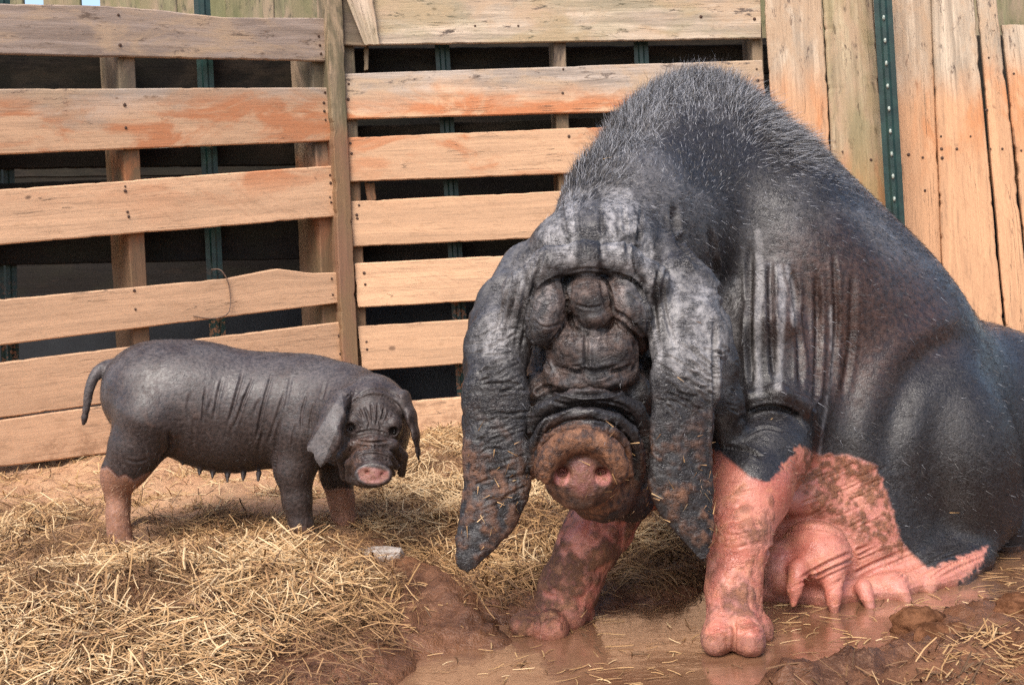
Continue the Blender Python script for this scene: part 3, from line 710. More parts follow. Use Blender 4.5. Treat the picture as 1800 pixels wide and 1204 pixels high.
# ---------------------------------------------------------------- the sow
def build_sow():
    c = Clay(A(-.30, 1.78, -.06), A(1.36, 3.10, .98), .0045)
    B = .06
    # trunk from hump to rump, sitting
    chain_px(c, [(1228, 330, 2.60, 180), (1326, 462, 2.62, 204), (1430, 605, 2.64, 236), (1510, 738, 2.64, 248), (1600, 790, 2.68, 208), (1715, 768, 2.73, 182), (1840, 775, 2.86, 160)], .08)
    ell_px(c, 1480, 800, 2.50, 200, 215, .20, .08)
    ell_px(c, 1400, 480, 2.50, 130, 220, .16, .08, tilt=-30)
    # neck down to the brow
    chain_px(c, [(1230, 236, 2.62, 100), (1176, 296, 2.48, 108), (1104, 380, 2.32, 110), (1060, 455, 2.22, 112)], .05)
    chain_px(c, [(1240, 330, 2.55, 140), (1160, 430, 2.38, 110), (1120, 520, 2.28, 100)], .05)
    # chest and dark shoulder behind the ear
    chain_px(c, [(1300, 520, 2.50, 130), (1330, 650, 2.42, 120), (1350, 740, 2.36, 100)], .06)
    ell_px(c, 1180, 690, 2.48, 150, 170, .15, .05)
    ell_px(c, 1130, 800, 2.36, 80, 90, .10, .04)
    # haunch
    ell_px(c, 1655, 795, 2.48, 128, 190, .165, .022, tilt=-10)
    ell_px(c, 1800, 940, 2.52, 48, 95, .13, .03, mode='cut')
    ell_px(c, 1004, 486, 2.085, 24, 22, .03, .01); ell_px(c, 1068, 486, 2.085, 20, 22, .03, .01)
    chain_px(c, [(1700, 900, 2.46, 90), (1690, 950, 2.42, 48), (1718, 985, 2.38, 22)], .04)
    # hind feet
    chain_px(c, [(1800, 760, 2.62, 60), (1785, 860, 2.56, 44), (1772, 925, 2.50, 32), (1772, 955, 2.50, 30)], .02)
    chain_px(c, [(1850, 700, 2.6, 60), (1860, 850, 2.56, 50), (1840, 930, 2.52, 36)], .02)
    chain_px(c, [(1700, 985, 2.40, 20), (1694, 1036, 2.28, 13)], .01)
    # belly spread on the ground, udder, teats
    ell_px(c, 1475, 945, 2.40, 160, 125, .13, .05, tilt=0)
    chain_px(c, [(1350, 1040, 2.25, 22), (1450, 1048, 2.225, 27), (1560, 1040, 2.235, 25), (1650, 1014, 2.28, 19), (1728, 978, 2.35, 10)], .035)
    ell_px(c, 1560, 985, 2.40, 150, 55, .10, .05, tilt=-8)
    ell_px(c, 1400, 870, 2.36, 70, 110, .07, .04)
    ell_px(c, 1434, 972, 2.235, 62, 58, .075, .012)
    ell_px(c, 1372, 985, 2.33, 34, 60, .05, .02)
    chain_px(c, [(1345, 900, 2.30, 14), (1380, 880, 2.28, 20), (1430, 878, 2.30, 22), (1490, 905, 2.30, 18)], .02)
    chain_px(c, [(1404, 1000, 2.168, 20), (1397, 1035, 2.145, 13), (1394, 1062, 2.14, 8)], .010)
    chain_px(c, [(1462, 1016, 2.18, 20), (1465, 1048, 2.162, 14), (1466, 1074, 2.155, 10)], .012)
    chain_px(c, [(1518, 1032, 2.195, 17), (1530, 1068, 2.165, 11)], .012)
    chain_px(c, [(1575, 1024, 2.23, 16), (1594, 1058, 2.195, 12)], .012)
    r1 = np.random.default_rng(11)
    for i in range(5):       # pleats sweeping down from the flank
        x0 = 1745 - i * 42 + r1.uniform(-8, 8); y0 = 968 - i * 3
        chain_px(c, [(x0 - 15, y0 + 5, 2.375 - .005 * i, 4), (x0 - 80 - 5 * i, y0 + 38 + r1.uniform(-5, 5), 2.315, 10), (x0 - 150 - 14 * i, y0 + 72 + i * 4, 2.265, 9 + 2 * r1.random())], .012)
    chain_px(c, [(1640, 1010, 2.27, 13), (1636, 1040, 2.24, 9)], .012); chain_px(c, [(1672, 1000, 2.30, 11), (1668, 1026, 2.28, 8)], .012)
    ell_px(c, 1370, 1000, 2.22, 30, 48, .04, .012)
    # forelegs
    chain_px(c, [(1365, 690, 2.36, 84), (1340, 800, 2.22, 76), (1318, 860, 2.14, 66), (1296, 945, 2.08, 52), (1289, 1030, 2.05, 43), (1292, 1090, 2.035, 46)], .03)
    for x, y, D, rx, ry, rd in ((1260, 1116, 1.995, 25, 36, .036), (1314, 1114, 1.985, 31, 37, .042), (1345, 1106, 2.03, 16, 26, .022), (1290, 1090, 2.03, 44, 40, .045), (1256, 1132, 1.975, 21, 16, .03), (1316, 1132, 1.965, 25, 16, .03)):
        ell_px(c, x, y, D, rx, ry, rd, .014)
    chain_px(c, [(1130, 830, 2.34, 64), (1060, 885, 2.24, 47), (1034, 955, 2.215, 48), (1002, 1030, 2.20, 46), (982, 1080, 2.185, 44)], .03)
    chain_px(c, [(1100, 905, 2.25, 22), (1085, 940, 2.24, 26)], .03)
    for x, y, D, rx, ry, rd in ((925, 1098, 2.15, 30, 24, .035), (968, 1105, 2.125, 32, 34, .035), (1028, 1080, 2.21, 18, 26, .02), (1000, 1080, 2.17, 30, 34, .035)):
        ell_px(c, x, y, D, rx, ry, rd, .008)
    # black knee cuff and the roll of skin above the leg
    ell_px(c, 1345, 790, 2.20, 72, 60, .07, .02)
    chain_px(c, [(1292, 728, 2.24, 12), (1322, 702, 2.20, 18), (1368, 694, 2.195, 21), (1408, 712, 2.225, 18), (1436, 752, 2.28, 12)], .012)
    ell_px(c, 1310, 800, 2.185, 40, 22, .04, .015, tilt=12)
    # vertical dewlap folds behind the right ear
    for x0, y0, x1, y1, D, r in ((1300, 520, 1296, 700, 2.31, 12), (1338, 480, 1335, 690, 2.29, 14), (1372, 480, 1385, 690, 2.30, 13), (1440, 540, 1436, 770, 2.35, 14)):
        chain_px(c, [(x0, y0, D + .05, r * .5), (x0 * .7 + x1 * .3, y0 * .6 + y1 * .4, D + .01, r), (x1, y1, D, r), (x1 - 4, y1 + 30, D + .03, r * .5)], .035)
    # skull
    ell_px(c, 1040, 560, 2.20, 125, 120, .11, .04)
    ell_px(c, 1038, 650, 2.17, 112, 130, .10, .03)
    # hood of skin over the brow: a thick lip
    chain_px(c, [(898, 660, 2.12, 20), (898, 580, 2.08, 24), (914, 510, 2.055, 27), (965, 462, 2.035, 25), (1030, 452, 2.03, 25), (1095, 456, 2.035, 25), (1146, 492, 2.05, 26), (1163, 560, 2.08, 24), (1166, 640, 2.10, 20)], .022)
    ell_px(c, 1040, 425, 2.16, 108, 60, .07, .04)
    # ears
    sL = (_f * 1.0 + _r * .12, 3.3); sR = (_f * 1.0 - _r * .12, 3.3)
    chain_px(c, [(925, 470, 2.18, 46), (893, 540, 2.12, 52), (874, 610, 2.07, 54), (871, 700, 2.03, 55), (870, 800, 2.015, 51), (874, 858, 2.01, 52), (858, 905, 2.0, 44), (838, 945, 1.99, 30), (820, 984, 1.98, 23)], .014, sL)
    chain_px(c, [(838, 560, 2.12, 14), (832, 640, 2.09, 16), (826, 740, 2.06, 13), (824, 778, 2.05, 12)], .012)
    chain_px(c, [(1160, 450, 2.16, 46), (1200, 520, 2.09, 62), (1212, 600, 2.04, 66), (1205, 670, 2.01, 58), (1199, 760, 2.0, 53), (1196, 842, 1.99, 52), (1206, 885, 1.985, 42), (1224, 930, 1.98, 24), (1235, 972, 1.975, 14)], .014, sR)
    chain_px(c, [(1262, 560, 2.17, 24), (1268, 640, 2.15, 28), (1275, 710, 2.15, 30), (1284, 762, 2.16, 28)], .016, (_f, 1.6))
    # cheeks
    ell_px(c, 948, 690, 2.10, 36, 40, .05, .008); ell_px(c, 1120, 690, 2.10, 34, 46, .05, .008)
    # brow lobes
    ell_px(c, 961, 548, 2.050, 34, 65, .050, .004, tilt=16)
    ell_px(c, 1104, 538, 2.050, 34, 61, .050, .004, tilt=-24)
    ell_px(c, 1118, 590, 2.095, 24, 34, .035, .005, tilt=-20)
    ell_px(c, 1033, 522, 2.046, 41, 44, .045, .004)
    ell_px(c, 1044, 556, 2.042, 34, 24, .036, .008)
    ell_px(c, 1005, 552, 2.075, 16, 28, .03, .005, tilt=-20)
    # mid-face lobes
    ell_px(c, 1042, 622, 2.060, 80, 57, .052, .004); ell_px(c, 1000, 606, 2.052, 30, 36, .044, .014); ell_px(c, 1046, 598, 2.046, 13, 26, .034, .008); ell_px(c, 1086, 606, 2.052, 28, 36, .044, .014)
    ell_px(c, 1042, 632, 2.075, 72, 40, .045, .008)
    ell_px(c, 1042, 669, 2.036, 69, 20, .036, .004); ell_px(c, 978, 660, 2.058, 24, 28, .032, .008, tilt=-20); ell_px(c, 1098, 655, 2.060, 26, 28, .032, .008, tilt=25)
    # muzzle
    chain_px(c, [(1038, 720, 2.12, 104), (1030, 785, 2.05, 90), (1026, 815, 1.99, 72)], .012)
    chain_px(c, [(930, 810, 2.05, 14), (930, 755, 2.035, 15), (952, 720, 2.015, 15), (992, 702, 1.995, 15), (1038, 697, 1.985, 15), (1084, 702, 1.995, 15), (1118, 720, 2.015, 17), (1136, 757, 2.035, 17), (1138, 805, 2.045, 16), (1128, 850, 2.06, 14)], .003)
    chain_px(c, [(936, 832, 2.025, 11), (935, 785, 2.005, 11), (955, 749, 1.985, 11), (996, 729, 1.965, 11), (1042, 725, 1.958, 11), (1084, 736, 1.968, 12), (1112, 762, 1.985, 13), (1124, 800, 2.005, 13), (1120, 845, 2.03, 13)], .002)
    chain_px(c, [(948, 836, 1.995, 9), (946, 798, 1.98, 9), (964, 768, 1.96, 9), (1002, 749, 1.942, 8.5), (1042, 747, 1.938, 8.5), (1080, 758, 1.95, 9.5), (1102, 788, 1.965, 10), (1106, 834, 1.985, 10)], .002)
    # snout disc
    sn = [(950, 826), (958, 795), (982, 772), (1012, 761), (1042, 763), (1070, 778), (1090, 804), (1096, 832), (1086, 862), (1058, 886), (1025, 893), (985, 884), (960, 860), (950, 826)]
    ell_px(c, 1024, 818, 1.948, 70, 60, .045, .004)
    ell_px(c, 1024, 846, 1.945, 58, 46, .040, .02)
    chain_px(c, [(1024 + 78 * math.cos(t), 826 - 72 * math.sin(t), 1.962, 4.5) for t in np.linspace(-.5, np.pi + .5, 16)], .006, mode='cut')
    rim = [(1024 + 65 * math.cos(t), 828 - 56 * math.sin(t), 1.906, 6.5 + 3.5 * max(math.sin(t), 0) + 1.2 * math.sin(3 * t)) for t in np.linspace(-.25, np.pi + .25, 16)]
    chain_px(c, rim, .020)
    ell_px(c, 1024, 846, 1.884, 54, 46, .022, .012, mode='cut')
    ell_px(c, 1024, 838, 1.922, 22, 30, .020, .012)
    ell_px(c, 989, 832, 1.905, 14, 10, .032, .007, mode='cut'); ell_px(c, 1059, 832, 1.905, 14, 10, .032, .007, mode='cut')
    ell_px(c, 1020, 882, 1.93, 26, 12, .018, .010)
    # chin and jowl
    ell_px(c, 1062, 875, 2.05, 58, 42, .06, .02); ell_px(c, 1108, 870, 2.10, 44, 48, .06, .02)
    V, Q = c.mesh(2); V, Q = biggest(V, Q); del c
    V, Q = subdiv(V, Q); V = relax(V, Q, 1)
    S = Sculpt(V, Q)
    mm = .001
    # deep face creases
    st = S.stroke
    for pts in ([(988, 486), (955, 503), (932, 545), (930, 590), (948, 616)], [(990, 492), (996, 530), (990, 572), (966, 608)], [(1000, 556), (1018, 582), (1045, 590), (1070, 578), (1082, 552)],
                [(1060, 486), (1072, 512), (1078, 548)], [(1078, 482), (1115, 496), (1137, 540), (1140, 590)], [(1086, 562), (1108, 580), (1132, 606)], [(970, 606), (960, 630), (966, 652)],
                [(1114, 604), (1120, 630), (1112, 652)], [(972, 646), (1008, 652), (1045, 664), (1084, 652), (1112, 642)], [(960, 682), (990, 690), (1036, 694), (1080, 690), (1108, 676)]):
        st(pts, 2.6 * mm, 8.5 * mm)
    for y, dy in ((474, 4), (482, 5), (490, 3)): st([(995, y + dy), (1035, y - 2), (1075, y + dy)], 1.8 * mm, 1.8 * mm)
    st([(1031, 582), (1030, 620), (1031, 650)], 3 * mm, 6 * mm); st([(1059, 582), (1060, 600)], 2.5 * mm, 5 * mm)
    st([(1012, 648), (1045, 655), (1085, 646)], 4 * mm, 7 * mm)
    st([(975, 684), (1030, 690), (1090, 684)], 4 * mm, 6 * mm); st([(930, 700), (960, 680), (985, 690)], 3 * mm, 5 * mm)
    st([(1058, 495), (1062, 520), (1068, 545)], 3 * mm, 3 * mm); st([(1005, 500), (1000, 530), (1006, 560)], 2 * mm, 3 * mm)
    st([(1075, 545), (1100, 560), (1130, 590)], 3 * mm, 5 * mm)
    st([(990, 545), (1010, 578), (1030, 585)], 2.5 * mm, 5 * mm)
    st([(1012, 560), (1030, 585), (1060, 578), (1076, 560)], 2.5 * mm, 4 * mm)
    st([(958, 700), (1000, 712), (1040, 706), (1090, 712), (1120, 735)], 2.5 * mm, 3 * mm)
    for k in range(3):
        st([(965 + 3 * k, 800 - 10 * k), (985, 768 - 6 * k), (1020, 752 - 4 * k), (1060, 757 - 4 * k), (1085 + k, 780 - 6 * k)], 1.6 * mm, 1.6 * mm)
    st([(944, 782), (960, 742), (998, 718), (1040, 711), (1085, 718), (1118, 742), (1130, 792)], 2.0 * mm, 8 * mm)
    st([(947, 800), (962, 762), (1002, 740), (1042, 737), (1080, 748), (1108, 776), (1114, 822)], 1.8 * mm, 7 * mm)
    st([(962, 800), (980, 768), (1010, 752), (1045, 752), (1075, 768), (1095, 800)], 2.0 * mm, 4 * mm)
    for pts in ([(935, 560), (955, 575), (985, 570)], [(940, 520), (962, 512), (985, 520)], [(1085, 512), (1110, 520), (1128, 535)], [(1080, 560), (1100, 570), (1125, 572)], [(975, 640), (1005, 645), (1030, 640)],
                [(1012, 505), (1034, 500), (1060, 506)], [(1010, 535), (1036, 542), (1062, 536)], [(985, 600), (1000, 590), (1018, 592)], [(1070, 592), (1090, 588), (1105, 598)]): st(pts, 1.8 * mm, 2.2 * mm)
    # wrinkles on the ears (diagonal) and neck
    r2 = np.random.default_rng(3)
    for _ in range(46):
        x = r2.uniform(1150, 1270); y = r2.uniform(590, 720); L_ = r2.uniform(20, 55); a = math.radians(r2.uniform(5, 45))
        st([(x, y), (x + L_ * .5 * math.cos(a), y + L_ * .5 * math.sin(a) + r2.uniform(-4, 4)), (x + L_ * math.cos(a), y + L_ * math.sin(a))], 1.8 * mm, r2.uniform(2, 4.2) * mm)
    for _ in range(60):
        x = r2.uniform(820, 900); y = r2.uniform(560, 900); L_ = r2.uniform(20, 60); a = math.radians(r2.uniform(-30, 0))
        st([(x, y), (x + L_ * .5 * math.cos(a), y + L_ * .5 * math.sin(a) + r2.uniform(-4, 4)), (x + L_ * math.cos(a), y + L_ * math.sin(a))], 1.8 * mm, r2.uniform(1.5, 3.4) * mm)
    for x0, x1 in ((905, 880), (922, 903), (890, 862), (1165, 1190), (1150, 1160), (935, 915)):
        st([(x0 + 20, 440), (x0, 520), (x1, 620)], 2.5 * mm, 3 * mm)
    st([(1257, 560), (1256, 640), (1258, 720), (1254, 800)], 3 * mm, 7 * mm)
    st([(1208, 650), (1235, 665), (1255, 672)], 2.5 * mm, 5 * mm); st([(1185, 660), (1215, 672), (1250, 690)], 2 * mm, 3 * mm)
    for x0, x1 in ((1010, 1022), (1056, 1058), (985, 1000), (1095, 1105), (1130, 1120)):
        st([(x0, 350), ((x0 + x1) / 2, 400), (x1, 452)], 3 * mm, 3.2 * mm)
    # side folds of neck on the body
    for pts, w_, d_ in (([(1185, 360), (1195, 420), (1240, 470)], 6, 9), ([(1250, 400), (1262, 480), (1285, 560)], 6, 7), ([(1320, 430), (1316, 560), (1322, 690)], 5, 7),
                        ([(1354, 450), (1356, 560), (1362, 680)], 5, 7), ([(1392, 470), (1405, 580), (1408, 690)], 5, 7), ([(1435, 480), (1438, 600), (1432, 760)], 5, 7),
                        ([(1465, 440), (1470, 560), (1462, 700)], 4, 5), ([(1500, 470), (1495, 600), (1480, 700)], 5, 4)):
        st(pts, w_ * mm, d_ * mm)
    st([(1725, 585), (1660, 612), (1598, 668), (1565, 760), (1570, 840)], 24 * mm, 11 * mm)
    st([(1298, 742), (1325, 722), (1365, 716), (1402, 732), (1428, 772)], 3.5 * mm, 8 * mm); st([(1305, 770), (1340, 752), (1378, 758)], 2 * mm, 2.5 * mm)
    st([(1272, 786), (1310, 790), (1340, 805)], 3 * mm, 5 * mm)
    # udder pleats
    for i in range(11):
        x0 = 1740 - i * 22 + r2.uniform(-9, 9); y0 = 975 - i * 1.5; L_ = r2.uniform(.5, 1)
        st([(x0, y0), (x0 - 80 * L_, y0 + 34 * L_ + r2.uniform(-4, 4)), (x0 - (150 + i * 4) * L_, y0 + (70 + 2 * i) * L_)], r2.uniform(1.6, 3) * mm, r2.uniform(1.5, 4.5) * mm)
    for i in range(26):
        x = r2.uniform(1380, 1520); y = r2.uniform(830, 960); st([(x, y), (x + 22, y - 8), (x + 50, y - 22)], 1.8 * mm, r2.uniform(.8, 2) * mm)
    st([(1345, 1000), (1370, 940), (1440, 925), (1500, 950)], 4 * mm, 5 * mm)
    for i in range(5): st([(1250 + 3 * i, 860 + i * 24), (1290, 868 + i * 24), (1335 - i * 3, 858 + i * 24)], 2 * mm, 1.0 * mm)
    # toes
    for pts in ([(1238, 1120), (1260, 1108), (1286, 1120)], [(1294, 1118), (1318, 1105), (1350, 1116)], [(902, 1098), (924, 1086), (944, 1096)], [(950, 1096), (970, 1084), (994, 1096)]): st(pts, 2.2 * mm, 3.5 * mm)
    st([(1290, 1090), (1290, 1120), (1288, 1145)], 3 * mm, 6 * mm); st([(945, 1080), (947, 1100), (944, 1120)], 3 * mm, 6 * mm)
    S.refresh(); V, N, px, py = S.V, S.N, S.px, S.py
    # ---- skin regions
    ps = V * 1.0
    j = fbm(ps * 130, 3, 40) * 10 + fbm(ps * 14, 3, 41) * 9
    front = 1.0
    def reg(poly, soft=6.0, jit=1.0):
        return sstep(-soft, soft, sdpoly(px + j * jit, py + np.roll(j, 77) * 0 + j * .6 * jit, poly))
    pink = np.zeros(len(V))
    legR = [(1225, 790), (1262, 792), (1290, 815), (1318, 838), (1345, 848), (1368, 838), (1385, 812), (1410, 785), (1440, 800), (1490, 800), (1540, 818), (1555, 860), (1568, 900), (1590, 962), (1632, 1000), (1680, 985), (1738, 960), (1720, 1000), (1690, 1030), (1600, 1120), (1400, 1200), (1180, 1200), (1180, 1000), (1236, 980)]
    legL = [(1180, 870), (1125, 905), (1100, 900), (1010, 895), (985, 930), (860, 1060), (860, 1160), (1100, 1160), (1130, 960)]
    fore = (S.dz < 2.52)
    pink = np.maximum(reg(legR, 4), reg(legL, 4) * (S.dz > 2.12)) * fore
    pink *= ~((px > 1130) & (px < 1262) & (S.dz < 2.04) & (py < 1010))     # not the ear that hangs in front
    nost = sstep(19, 12, np.minimum(np.hypot(px - 988, (py - 838)), np.hypot(px - 1060, (py - 838)))) * (S.dz < 2.0) * .8
    nost = np.maximum(nost, .3 * sstep(34, 18, np.hypot((px - 1024), (py - 838) * .8)) * (S.dz < 1.97))
    mud = np.zeros(len(V)); nm = fbm(ps * 26, 4, 50); nm2 = fbm(ps * 70, 3, 51); nm3 = fbm(ps * 120, 3, 52)
    mud = np.maximum(mud, sstep(120, 74, np.hypot(px - 1022, (py - 835) * 1.02)) * (S.dz < 2.12) * sstep(-.3, .15, nm + .4 * nm2 + sstep(96, 66, np.hypot(px - 1022, (py - 830) * 1.05)) * 1.2 - .25 * (px > 1070)))
    ear = (S.dz < 2.10) & ((px < 940) | (px > 1125))
    mud = np.maximum(mud, ear * sstep(690, 860, py + 60 * nm) * sstep(-.1, .5, nm2 + nm * .7 + .05) * .55)
    mud = np.maximum(mud, (pink > .5) * (px < 1140) * sstep(-.22, .22, nm + .4 * nm2 + .25 * sstep(940, 1000, py) * sstep(60, 0, np.abs(px + (py - 960) * .55 - 1015) - 20)) )
    mud = np.maximum(mud, (pink > .5) * (px > 1220) * (px < 1345) * (py > 930) * sstep(.02, .35, nm + .3 * nm2) * .8)
    patch = sdpoly(px, py, [(1400, 785), (1440, 780), (1560, 805), (1600, 900), (1620, 985), (1570, 985), (1500, 940), (1430, 900), (1400, 850)])
    mud = np.maximum(mud, (pink > .5) * sstep(-30, 25, patch) * (.15 + .45 * sstep(-.3, .3, nm * .6 + .4 * nm2 + .9 * nm3)) * (px > 1380))
    mud = np.maximum(mud, (V[:, 2] < .012) * .4); hoof = sstep(.034, .026, V[:, 2]) * (S.dz < 2.2) * (px < 1365); mud = np.maximum(mud, hoof * .62)
    mud *= 1 - .72 * sstep(58, 44, np.hypot(px - 1024, (py - 848) * 1.05)) * (S.dz < 1.99) * (.6 + .4 * sstep(-.3, .3, nm3))
    face = (S.dz < 2.2) * sstep(-4, 10, sdpoly(px + 4 * nm2, py, [(928, 545), (945, 505), (985, 486), (1075, 480), (1115, 500), (1138, 550), (1140, 700), (1100, 690), (970, 692), (925, 705), (930, 610)]))
    brownface = face * sstep(-.4, .25, nm + .5 * nm2) * .55
    mud = np.maximum(mud, brownface * .45)
    pale = np.zeros(len(V))
    hood = sdpoly(px, py, [(985, 330), (1120, 330), (1160, 420), (1180, 470), (1262, 500), (1285, 590), (1265, 690), (1225, 680), (1140, 640), (1145, 560), (1130, 500), (1075, 470), (985, 470), (930, 500), (910, 590), (880, 640), (830, 610), (880, 510), (930, 440)])
    pst = fbm(np.c_[px / 17 + nm * 1.6, py / 90 + nm, 0 * px], 4, 60)
    earz = sstep(640, 560, py) * 0 + np.maximum(sstep(1150, 1185, px), sstep(925, 895, px))
    pale = sstep(-25, 25, hood) * (earz * .48 + (1 - .6 * earz) * sstep(-.25, .35, pst + .25 * nm2 + .12)) * (S.dz < 2.5)
    dark_mid = sstep(26, 12, np.abs(px - 1032 - (py - 400) * -.05)) * sstep(330, 380, py) * sstep(480, 440, py)
    pale *= 1 - .85 * dark_mid
    lobe = np.maximum(np.maximum(sstep(40, 16, np.hypot((px - 958) * 1.1, (py - 540) * .7)), sstep(34, 10, np.hypot(px - 1104, (py - 520) * .8))), sstep(30, 10, np.hypot(px - 1045, (py - 598)))) * face
    pale *= 1 - .8 * sstep(118, 95, np.hypot(px - 1024, py - 840)) * (S.dz < 2.1)
    pale = np.maximum(pale, face * .12); pale = np.maximum(pale, lobe * sstep(-.7, .3, nm2 + nm) * .6)  # lobe: highlights on the face lobes painted in as paler skin
    pale = np.maximum(pale, pink * sstep(880, 990, py) * sstep(-.3, .3, nm) * .6 * (px > 1220) * (px < 1380))
    pale = np.maximum(pale, pink * sstep(1380, 1560, px) * .35)
    pale = np.maximum(pale, .34 * sstep(-.25, .3, fbm(ps * 9, 4, 61)) * sstep(.45, .8, V[:, 2] + .2 * N[:, 2]))  # upper back made paler in colour to imitate its sheen
    streak = np.zeros(len(V))
    for pts, wd_ in (([(1333, 410), (1336, 480), (1332, 560), (1330, 640), (1335, 690)], 7), ([(1368, 470), (1376, 520), (1372, 580), (1368, 680)], 7), ([(1384, 470), (1394, 520), (1396, 570)], 5), ([(1460, 540), (1462, 640), (1448, 740), (1440, 800)], 2.5)):
        streak = np.maximum(streak, sstep(wd_ + 3, wd_ - 4, polydist(px + 3 * nm2, py, smoothpts(np.array(pts, float), 24), closed=False)) * (.55 + .45 * np.clip(nm2 + nm + .4, 0, 1)))
    streak *= (S.dz < 2.5)
    brown = sstep(-60, 50, sdpoly(px, py, [(1390, 420), (1480, 400), (1600, 470), (1665, 560), (1650, 600), (1580, 625), (1500, 700), (1420, 700), (1330, 560)]) + 40 * fbm(ps * 7, 3, 70)) * (px > 1290)
    brown = np.maximum(brown, sstep(60, 45, np.hypot(px - 1024, (py - 838) * 1.15)) * (S.dz < 1.99))
    brown = np.maximum(brown, (pink > .5) * sstep(-30, 30, patch) * sstep(-.25, .35, nm * .5 + .5 * nm2 + 1.1 * nm3) * (px > 1380))
    knees = (px > 1260) * (px < 1500) * (py > 480) * (py < 820)
    wr = .35 + .65 * np.maximum(sstep(-60, 40, hood), ear * 1.0) * 1.0
    wr = np.maximum(wr, .95 * face); wr = np.where((px > 1300) & (py < 900), .25, wr)
    # fine relief: leathery skin, caked mud
    fine = ridged(np.c_[ps[:, 0] * 95, ps[:, 1] * 95, ps[:, 2] * 60], 2, 80)
    V += N * (-(np.clip(fine, 0, 1) ** 2) * (.0013 * wr))[:, None]
    V += N * (mud * (.0010 + .0020 * np.clip(nm2 + .3, 0, 1.2) * np.where(px > 1380, .3, 1)))[:, None]
    V += N * (fbm(ps * 18, 2, 81) * .0022 * (pink > .5))[:, None]
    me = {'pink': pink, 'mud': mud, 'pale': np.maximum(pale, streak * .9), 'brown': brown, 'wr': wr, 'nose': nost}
    o = mesh_np('sow', V, Q, skin_mat(), attrs=me)
    tag(o, 'huge black wrinkled sow sitting in the puddle, head hung low between long drooping ears', 'pig')
    # ---- bristles
    N = normals(V, Q); px, py, dz = project(V)
    seen = ((CAM - V) * N).sum(1) > -.25
    body = sstep(-30, 20, sdpoly(px, py, [(930, 470), (1010, 270), (1150, 100), (1350, 130), (1900, 600), (1900, 950), (1640, 1000), (1550, 820), (1290, 790), (1290, 560), (1180, 430), (1100, 330), (1010, 340), (960, 440)]))
    crest = sstep(120, 20, polydist(px, py, [(1010, 300), (1100, 190), (1160, 140), (1220, 115), (1330, 150), (1450, 270)], closed=False))
    dens = body * (1 - pink) * 52000 * (.35 + .9 * sstep(.4, .7, V[:, 2])) + crest * 60000 + 5000 * (1 - pink) * (px < 1290) + 3500 * pink
    dens = dens + 70000 * np.exp(-((pink - .5) / .3) ** 2) * (px > 1200)
    dens = dens * np.where(seen, 1, .12) * np.where(mud > .4, .4, 1)
    R_, n_ = scatter_on(V, Q, N, dens); hx, hy, hz = project(R_); m = len(R_)
    flow = A(.75, .35, -.55)[None] + np.stack([fbm(R_ * 9, 2, 500 + k) for k in range(3)], 1) * .9 + rng.normal(0, .22, (m, 3))
    up = sstep(430, 250, hy) * sstep(1420, 1250, hx); flow = flow * (1 - up[:, None]) + up[:, None] * (A(.05, -.1, 1.0)[None] + rng.normal(0, .28, (m, 3)))
    head = (hx < 1290) & (hy > 460); flow[head] = A(0, -.1, -1)[None] + rng.normal(0, .5, (head.sum(), 3))
    flow -= n_ * (flow * n_).sum(1, keepdims=True); flow /= np.linalg.norm(flow, axis=1, keepdims=True)
    cr = sstep(110, 10, polydist(hx, hy, [(1030, 270), (1100, 180), (1160, 135), (1220, 115), (1300, 130), (1400, 220)], closed=False))
    lift = .20 + .5 * cr + rng.uniform(-.15, .25, m); d = flow * (1 - lift[:, None] * .5) + n_ * lift[:, None]; d /= np.linalg.norm(d, axis=1, keepdims=True)
    L_ = (.005 + .008 * rng.random(m)) * (1 + 1.1 * cr) + cr * rng.random(m) ** 3 * .018
    L_ = np.where(head, .006 + .006 * rng.random(m), L_); pk = inpoly(hx, hy, legR) | inpoly(hx, hy, legL); L_ = np.where(pk, .004 + .004 * rng.random(m), L_)
    sh = np.where(pk, 2.0, np.clip(rng.random(m) * (1 + .25 * sstep(.55, .85, R_[:, 2])) + .22 * sstep(.55, .8, R_[:, 2]), 0, 1))  # hair tone rises with height, painting the sheen along the back
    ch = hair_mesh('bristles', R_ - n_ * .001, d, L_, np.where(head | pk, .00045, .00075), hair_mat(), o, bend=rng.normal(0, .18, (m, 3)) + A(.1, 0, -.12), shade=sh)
    return o, S
